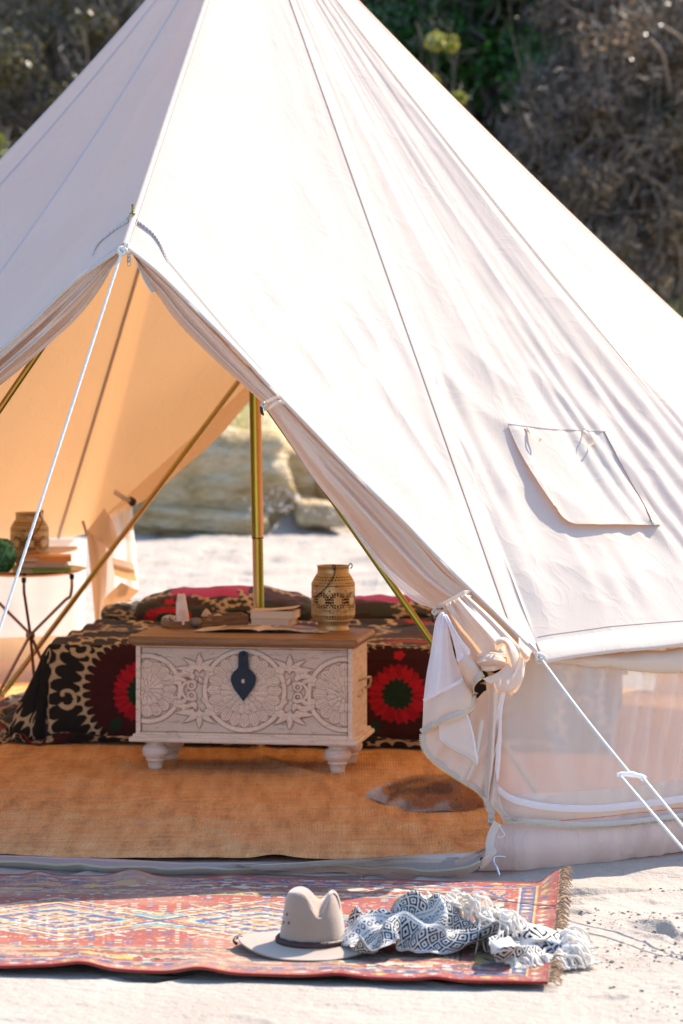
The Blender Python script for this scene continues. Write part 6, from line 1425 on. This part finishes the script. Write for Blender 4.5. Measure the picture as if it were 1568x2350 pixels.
# ------------------------------------------------------------ rug in front of the tent
NL, NR, FR_, FL_ = G(0, 2229), G(1257, 2265), G(1285, 2036), G(0, 2017)
nr1, nr2 = 720, 400
lft = -.42
Uu, Vv = np.meshgrid(np.linspace(lft, 1, nr1), np.linspace(0, 1, nr2), indexing='ij')
u3, v3 = Uu[..., None], Vv[..., None]
Pr = NL * (1 - u3) * (1 - v3) + NR * u3 * (1 - v3) + FR_ * u3 * v3 + FL_ * (1 - u3) * v3
RL = np.linalg.norm(NR - NL); RW = np.linalg.norm(FL_ - NL)
ru_, rv_ = Uu * RL, Vv * RW                               # metres along and across
Pr[..., 1] += .008 * noise(ru_ * 5, Vv, 0, 3) * (np.abs(Vv - .5) * 2) ** 2
zr = .011 + .003 * fbm(ru_ * 5, rv_ * 5, 0, 4, 2)
for (cu, h_, w_) in ((.10, .006, .10), (.155, .011, .055), (.37, .012, .06), (.62, .006, .05), (.80, .005, .04)):
    zr += h_ * np.exp(-((Uu - cu) / w_) ** 2 / .5) * np.exp(-(Vv / .16) ** 2)
for (cu, h_, w_) in ((.24, .020, .05), (.07, .010, .03), (-.1, .012, .06), (.42, .008, .06)):
    zr += h_ * np.exp(-((Uu - cu) / w_) ** 2 / .5) * np.exp(-((1 - Vv) / .12) ** 2)
zr += .034 * sstep(.955, 1.0, Uu) * sstep(.72, 1.0, Vv) + .006 * sstep(.97, 1, Uu) * (1 + noise(Vv * 12, 0, 0, 5))
Pr[..., 2] = np.maximum(zr, .006)
# pattern in knots of about 5 mm
KN = .0055
iu, iv = np.floor(ru_ / KN), np.floor(rv_ / KN); x, y = iu * KN, iv * KN
RRED, RDK, RBL, RYE, RCR, ROR, RTQ, RBR, RPK = (.40, .070, .036), (.045, .018, .016), (.085, .08, .20), (.58, .40, .09), (.60, .52, .42), (.46, .20, .08), (.08, .38, .48), (.17, .08, .045), (.54, .29, .19)
cr_ = np.zeros(x.shape + (3,)) + RRED
def pu(m, c): cr_[m] = c
mid_ = RW * .50; yy_ = np.abs(y - mid_); hw = RW / 2
per = .46; xs_ = (x + .10) % per - per / 2; ax = np.abs(xs_)
fieldw = hw - .30
infield = yy_ < hw - .27
# field: stepped, hooked medallions
d = ax * .95 + yy_ * 1.05
st = np.floor(d / .011)
seq = [ROR, ROR, RYE, RPK, RPK, RBL, RBL, RYE, RCR, RPK, RRED, RBL, RBL, RTQ, RCR, RPK, RYE, RRED, RPK, RBL, RBL, RCR, RYE, RRED, RRED, RPK, RBL, RYE, RCR, RRED]
for k, c in enumerate(seq): pu(infield & (st == k), c)
pu(infield & (st >= len(seq)), RRED)
pu(infield & (((x / .033) % 1 < .38) & ((y / .033) % 1 < .38) & (_h(np.floor(x / .033).astype(int), np.floor(y / .033).astype(int), 0, 3) > .55)), RCR)
pu(infield & (((x / .044 + .5) % 1 < .4) & ((y / .028 + .3) % 1 < .5) & (_h(np.floor(x / .044 + .5).astype(int), np.floor(y / .028 + .3).astype(int), 0, 4) > .68)), RBL)
pu(infield & (np.abs(np.abs(ax - yy_ * .8) - .02) < .004) & (ax < .16), RCR)
pu(infield & (ax > .17) & (np.abs(yy_ - .05 - .5 * (.23 - ax)) < .010), RTQ); pu(infield & (ax > .17) & (np.abs(yy_ - .07 - .5 * (.23 - ax)) < .005), RYE)
e = hw - yy_                                              # distance from the long edges
endd = RL - x
e2 = np.minimum(e, np.where(x > RL * .5, endd, 9))
for a0, a1, c in ((0, .012, (.34, .03, .025)), (.012, .016, RDK), (.016, .05, RRED), (.05, .054, RYE), (.054, .085, RBL), (.085, .089, RCR), (.089, .20, RRED), (.20, .205, RDK), (.205, .235, RPK), (.235, .24, RYE), (.24, .262, RBL), (.262, .27, RYE)):
    pu((e2 >= a0) & (e2 < a1), c)
al = np.where(e2 == endd, y, x)
def motif(lo, hi, pitch, c, shape, ph=0):
    t = (al / pitch + ph) % 1 - .5; q = (e2 - (lo + hi) / 2) / ((hi - lo) / 2); h = _h(np.floor(al / pitch + ph).astype(int), np.zeros(al.shape, int), 0, 9)
    m = {'d': np.abs(t) * 2.4 + np.abs(q) < .8, 'x': (np.abs(np.abs(t) * 2.2 - np.abs(q)) < .22) & (np.abs(t) < .36), 'y': ((np.abs(t) < .06) & (q < .1)) | ((np.abs(np.abs(t) - (q * .3 + .02)) < .06) & (q > -.1) & (q < .8)), 's': (np.abs(t) < .3) & (np.abs(q) < .5)}[shape]
    return m & (e2 > lo) & (e2 < hi), h
for lo, hi, pitch, shape, cols, ph in ((.018, .048, .06, 'd', (RBL, RYE, RCR), 0), (.056, .083, .05, 'd', (RYE, RCR, RPK, ROR), .2), (.095, .195, .17, 's', (RPK, RCR, RYE), 0), (.095, .195, .17, 'y', (RCR, RCR, RDK), .5), (.105, .16, .17, 'x', (RBL, RDK, RBL), .27), (.12, .19, .085, 'd', (RCR, RYE, RBR, RPK), .1), (.207, .233, .045, 'x', (RBL, RDK, RYE), 0), (.242, .26, .04, 'd', (RCR, RYE), 0)):
    m, h = motif(lo, hi, pitch, None, shape, ph)
    for k, c in enumerate(cols): pu(m & (np.floor(h * len(cols)) == k), c)
# worn, knotty look: random knots of other colours
hn = _h(iu.astype(np.int64), iv.astype(np.int64), 0, 21)
pal = np.array([RRED, RYE, RCR, RBL, RBR, RPK, ROR]); sel = hn > .90; cr_[sel] = pal[(hn[sel] * 997 % 7).astype(int)]
ab = fbm(ru_ * 9, rv_ * 25, 0, 24, 3)[..., None]; cr_ = cr_ * np.array((.80, .80, .74)) * (1 + .30 * ab); fade = sstep(.1, .6, fbm(ru_ * 3, rv_ * 5, 0, 25, 3))[..., None] * .6; cr_ = cr_ * (1 - fade) + np.array((.44, .26, .16)) * fade
M['rug'] = m_vcol('wool rug pile', .95, .8, 330, .15, nz=.14)
rug = empty('patterned_rug', (0, 7.7, 0)); tag(rug, 'worn red patterned wool rug on the sand in front of the tent', 'rug')
TR = np.array([0, 7.7, 0]); Prl = Pr - TR
pl = grid('rug_pile', Prl, M['rug'], rug, colors=np.clip(cr_, 0, 1)); md = pl.modifiers.new('t', 'SOLIDIFY'); md.thickness = .006; md.offset = -1
# selvedge along both long sides
M['selv'] = m_plain('dark red selvedge', (.30, .03, .022), .9, 0, .6, 300, .3)
for j in (0, -1):
    m_ = MB(); m_.tube(Prl[::4, j] + [0, 0, -.002], .0032, 7); m_.build('selvedge', M['selv'], rug, True)
# knotted fringe on the right end
M['fringe'] = m_plain('brown wool fringe', (.34, .22, .13), .95, 0, .5, 300, .45)
m_ = MB()
for k in range(260):
    j = rng.randint(0, nr2); b = Prl[-1, j]; L = rng.uniform(.015, .04)
    d = np.array([.9, rng.randn() * .5, rng.uniform(-.5, .6)]); q = resample([b, b + d * L * .5 + [0, 0, .004], b + d * L + [0, 0, -.3 * L]], 6); q[:, 2] = np.maximum(q[:, 2], .003)
    m_.tube(q, np.linspace(.0022, .0010, 6), 4)
o = m_.build('fringe', M['fringe'], rug, True); o['kind'] = 'stuff'

# ------------------------------------------------------------ hat
s = NT('grey felt'); v = s.coord('Object'); n = s.noise(v, 9, 4); n2 = s.noise(v, 240, 3); c = s.mix(n, (.30, .20, .135), (.38, .27, .19)); s.princ(s.mix(s.math('MULTIPLY', n2, .2), c, (.22, .18, .15)), .9, 0, s.bump(n2, .6, .0015), .1, .5); M['felt'] = s.m
hb = G(718, 2188); ht_ = empty('felt_hat', (hb[0], hb[1], .012), R(0)); tag(ht_, 'grey felt hat with a wide brim and a braided brown band lying on the rug', 'hat')
th = np.linspace(0, 2 * math.pi, 140, endpoint=False)
CAx, CAy = .082, .092
def crown_pt(s, th):
    "s 0 base .. 1 top edge .. 2 centre"
    cx, sy = np.cos(th), np.sin(th)
    k = np.where(s < 1, 1 - .25 * s - .10 * np.clip(s - .75, 0, 1) ** 2 * 16 * .25, (.725) * (1 - (s - 1)) ** .85)
    x, y = CAx * k * cx, CAy * k * sy
    hz = np.where(s < .85, .124 * s, .124 * .85 + .124 * .15 * np.sin(np.clip((s - .85) / .35, 0, 1) * np.pi / 2))
    topw = sstep(.55, 1.05, s)
    xr = x - .017; dent = .040 * np.exp(-(xr / .0155) ** 2 * .55) * (.55 + .45 * sstep(.02, -.05, y))
    z = hz - dent * topw + .010 * topw * np.exp(-((x + .035) / .03) ** 2) + .008 * topw * np.exp(-((x - .046) / .016) ** 2)
    # pinch at the front sides
    pin = .010 * topw * np.exp(-((np.abs(xr) - .04) / .02) ** 2) * (y < -.02)
    y = y + pin * 1.2
    return np.stack([x, y, z], -1)
s1 = np.r_[np.linspace(0, 1, 46), np.linspace(1.02, 2, 44)]
S_, TH = np.meshgrid(s1, th, indexing='ij'); cp_ = crown_pt(S_, TH); cp_[..., 2] += .004
grid('crown', cp_, M['felt'], ht_, cv=True)
rb = np.linspace(0, 1, 30); RB, TH = np.meshgrid(rb, th, indexing='ij')
ax_, ay_ = CAx + RB * .092, CAy + RB * .072
zb_ = .006 + .010 * (1 - RB) ** 2 + .020 * RB ** 1.6 * np.clip(-np.cos(TH), 0, 1) ** 3 * .9 + .022 * RB ** 1.5 * np.clip(np.cos(TH), 0, 1) ** 2 - .006 * RB * np.clip(-np.sin(TH), 0, 1) ** 2 + .006 * RB * np.clip(np.sin(TH), 0, 1) ** 2
bp = np.stack([ax_ * np.cos(TH), ay_ * np.sin(TH), np.maximum(zb_, .0015) - .0], -1)
b_o = grid('brim', bp, M['felt'], ht_, cv=True); md = b_o.modifiers.new('t', 'SOLIDIFY'); md.thickness = .0032; md.offset = 0
# braided band
M['leather'] = m_plain('dark brown leather', (.045, .014, .010), .5, 0, .3, 200, .3)
tt = np.linspace(0, 2 * math.pi, 400, endpoint=False)
for k in range(3):
    a = tt * 46 + k * 2.094; q = crown_pt(np.full(400, .11), tt); nr = np.stack([np.cos(tt), np.sin(tt), 0 * tt], 1)
    q = q + nr * (.003 + .0018 * np.cos(a * 2))[:, None] + np.array([0, 0, 1.]) * (.0062 * np.sin(a) + .008)[:, None]
    g = tube_arr(np.vstack([q, q[:2]]), .0040, 7); grid('hat_band', g, M['leather'], ht_, cv=True)
for a_, s_ in ((-2.62, .66), (-2.45, .52), (-2.78, .50)):
    p = crown_pt(np.array([s_]), np.array([a_]))[0]; m_ = MB(); m_.lathe([(0, .0008), (.0028, .0008), (.0034, 0)], 12); nrm = Vector((math.cos(a_), math.sin(a_), .15)); m_.build('eyelet', M['leather'], ht_, True, loc=p + np.array([math.cos(a_), math.sin(a_), 0]) * .0006 + [0, 0, .004], rot=nrm.to_track_quat('Z', 'Y').to_euler())
m_ = MB(); m_.tube(resample([(-.166, .02, .022), (-.178, .015, .024), (-.184, .0, .018), (-.178, -.01, .012)], 14), .004, 7); m_.build('chin_cord_toggle', M['leather'], ht_, True)

# ------------------------------------------------------------ crumpled throw
sh = np.array(THROW, float).reshape(40, 24, 3) / 1000.0
sh[..., 0] -= .5 * (sh[..., 0].max() + sh[..., 0].min()); sh[..., 1] -= sh[..., 1].mean(); sh[..., 2] -= sh[..., 2].min()
for _ in range(1):
    for ax_i in (0, 1):
        n_i = sh.shape[ax_i]; e_i = np.concatenate([sh.take([0], ax_i), sh, sh.take([-1], ax_i)], ax_i); sh = .27 * e_i.take(range(0, n_i), ax_i) + .46 * e_i.take(range(1, n_i + 1), ax_i) + .27 * e_i.take(range(2, n_i + 2), ax_i)
sh = sh * [.92, 1.05, 1.12]
c0 = G(1000, 2188); sp_ = np.array([c0[0] - .003, c0[1] + .0, .0])
def up(a, n, axis):
    a = np.moveaxis(a, axis, 0); m = a.shape[0]; q = np.concatenate([2 * a[:1] - a[1:2], a, 2 * a[-1:] - a[-2:-1]]); t = np.linspace(0, m - 1, n); k = np.minimum(t.astype(int), m - 2); t = (t - k).reshape(-1, *[1] * (a.ndim - 1))
    A_, B_, C_, D_ = q[k], q[k + 1], q[k + 2], q[k + 3]
    r = .5 * (2 * B_ + (C_ - A_) * t + (2 * A_ - 5 * B_ + 4 * C_ - D_) * t * t + (-A_ + 3 * B_ - 3 * C_ + D_) * t ** 3); return np.moveaxis(r, 0, axis)
sh2 = up(up(sh, 420, 0), 260, 1)
A_, B_ = np.meshgrid(np.linspace(0, 1.0, 420), np.linspace(0, .60, 260), indexing='ij')
cs = np.zeros(A_.shape + (3,)) + (.80, .77, .72); DKI = (.018, .018, .024)
bd_ = (B_ * 1.0) % .235
pt = .058; fx = tri(A_ / pt + .5); fy = tri(B_ / pt / 1.1 + .25)
dia = ((fx + fy) * 1.6 + .1) % 1 < .52
m = (bd_ > .02) & (bd_ < .118); cs[m & dia] = DKI
zg = ((tri(A_ / .022) * .5 + B_ / .012) % 1) < .5; m = ((bd_ > .135) & (bd_ < .175)); cs[m & zg] = DKI
m = ((bd_ > .006) & (bd_ < .012)) | ((bd_ > .124) & (bd_ < .129)) | ((bd_ > .182) & (bd_ < .188)); cs[m & ((A_ / .008) % 1 < .6)] = (.12, .12, .13)
m = (bd_ > .198) & (bd_ < .228) & (((tri(A_ / .034) * .9 + tri(B_ / .03) * .9) % 1) < .32); cs[m] = DKI
M['throw'] = m_vcol('woven cotton throw', .95, .7, 420, .2, trans=.18, nz=.10)
tw = empty('woven_throw', sp_); tag(tw, 'crumpled cream throw with black woven diamonds and long fringe, beside the hat', 'throw blanket')
z0 = .016
cl_ = grid('throw_cloth', sh2 + [0, 0, z0], M['throw'], tw, colors=cs); md = cl_.modifiers.new('t', 'SOLIDIFY'); md.thickness = .002
M['cotton'] = m_plain('cream cotton fringe', (.74, .68, .60), .95, 0, .4, 400, .12)
m_ = MB(); rs = np.random.RandomState(9)
# second, flatter end of the throw with the fringe along its edge
tw0 = np.array(sp_)
def tl(x, y, z): return G(x, y, z) - tw0
S = loft([[tl(1120, 2150, .05), tl(1170, 2128, .060), tl(1225, 2118, .030), tl(1285, 2140, .018)], [tl(1125, 2165, .07), tl(1175, 2150, .040), tl(1232, 2142, .062), tl(1290, 2160, .022)],
          [tl(1130, 2185, .05), tl(1180, 2178, .058), tl(1240, 2172, .030), tl(1292, 2176, .034)], [tl(1140, 2210, .02), tl(1190, 2206, .016), tl(1245, 2204, .016), tl(1290, 2196, .014)]], 120, 160)
U, V = np.meshgrid(np.linspace(0, 1, 120), np.linspace(0, 1, 160), indexing='ij'); S[..., 2] += .010 * np.sin(U * 17 + V * 5 + 2 * noise(U * 3, V * 3)) * np.sin(np.pi * np.clip(U, 0, 1)) + .004 * noise(U * 9, V * 9); S[..., 2] = np.maximum(S[..., 2], .012)
A_, B_ = V * .26, U * .24; c2 = np.zeros(U.shape + (3,)) + (.80, .77, .72); d2_ = ((tri(A_ / .05) + tri(B_ / .055)) * 1.6 % 1) < .47; c2[(B_ % .13 > .02) & (B_ % .13 < .09) & d2_] = DKI
g2_ = grid('throw_cloth', S, M['throw'], tw, colors=c2); md = g2_.modifiers.new('t', 'SOLIDIFY'); md.thickness = .002
def strand(p0, d, L, r=.0042, dz=.012):
    w1 = rs.randn(3) * .006; q = resample([p0, p0 + d * L * .35 + [0, 0, dz * .5] + w1, p0 + d * L * .7 + rs.randn(3) * .008 + [0, 0, -dz], p0 + d * L + rs.randn(3) * .006 + [0, 0, -.05]], 14)
    q[:, 2] = np.maximum(q[:, 2], .010 + .004 * rs.rand() - .010 * (q[:, 0] + tw0[0] > .50)); m_.tube(q, np.linspace(r, r * .45, 14) * (1 + .25 * np.sin(np.arange(14) * 2)), 6)
for k in range(70):
    j = rs.randint(0, 120); p0 = S[j, -1] + [0, 0, .002]; an = rs.normal(.05 - .5 * (j / 120 - .3), .28); strand(p0, np.array([math.cos(an), math.sin(an) * .6, 0]), rs.uniform(.04, .085))
for k in range(60):
    j = rs.randint(20, 160); p0 = S[-1, j] + [0, 0, .002]; an = rs.normal(-.7, .35); strand(p0, np.array([math.cos(an), math.sin(an) * .8, 0]), rs.uniform(.03, .07))
for k in range(70):
    p0 = np.array([rs.uniform(.10, .17), rs.uniform(-.02, .06), rs.uniform(.06, .10)]); an = rs.normal(-.4, .6); strand(p0, np.array([math.cos(an), math.sin(an), -.4]), rs.uniform(.04, .08), .0036, .004)
for k in range(50):
    p0 = np.array([rs.uniform(-.02, .10), rs.uniform(.02, .08), rs.uniform(.10, .135)]); d = np.array([rs.uniform(.2, 1), rs.uniform(-.3, .3), -.5]); strand(p0, d, rs.uniform(.04, .07), .0034, .004)
o = m_.build('fringe', M['cotton'], tw, True); o['kind'] = 'stuff'
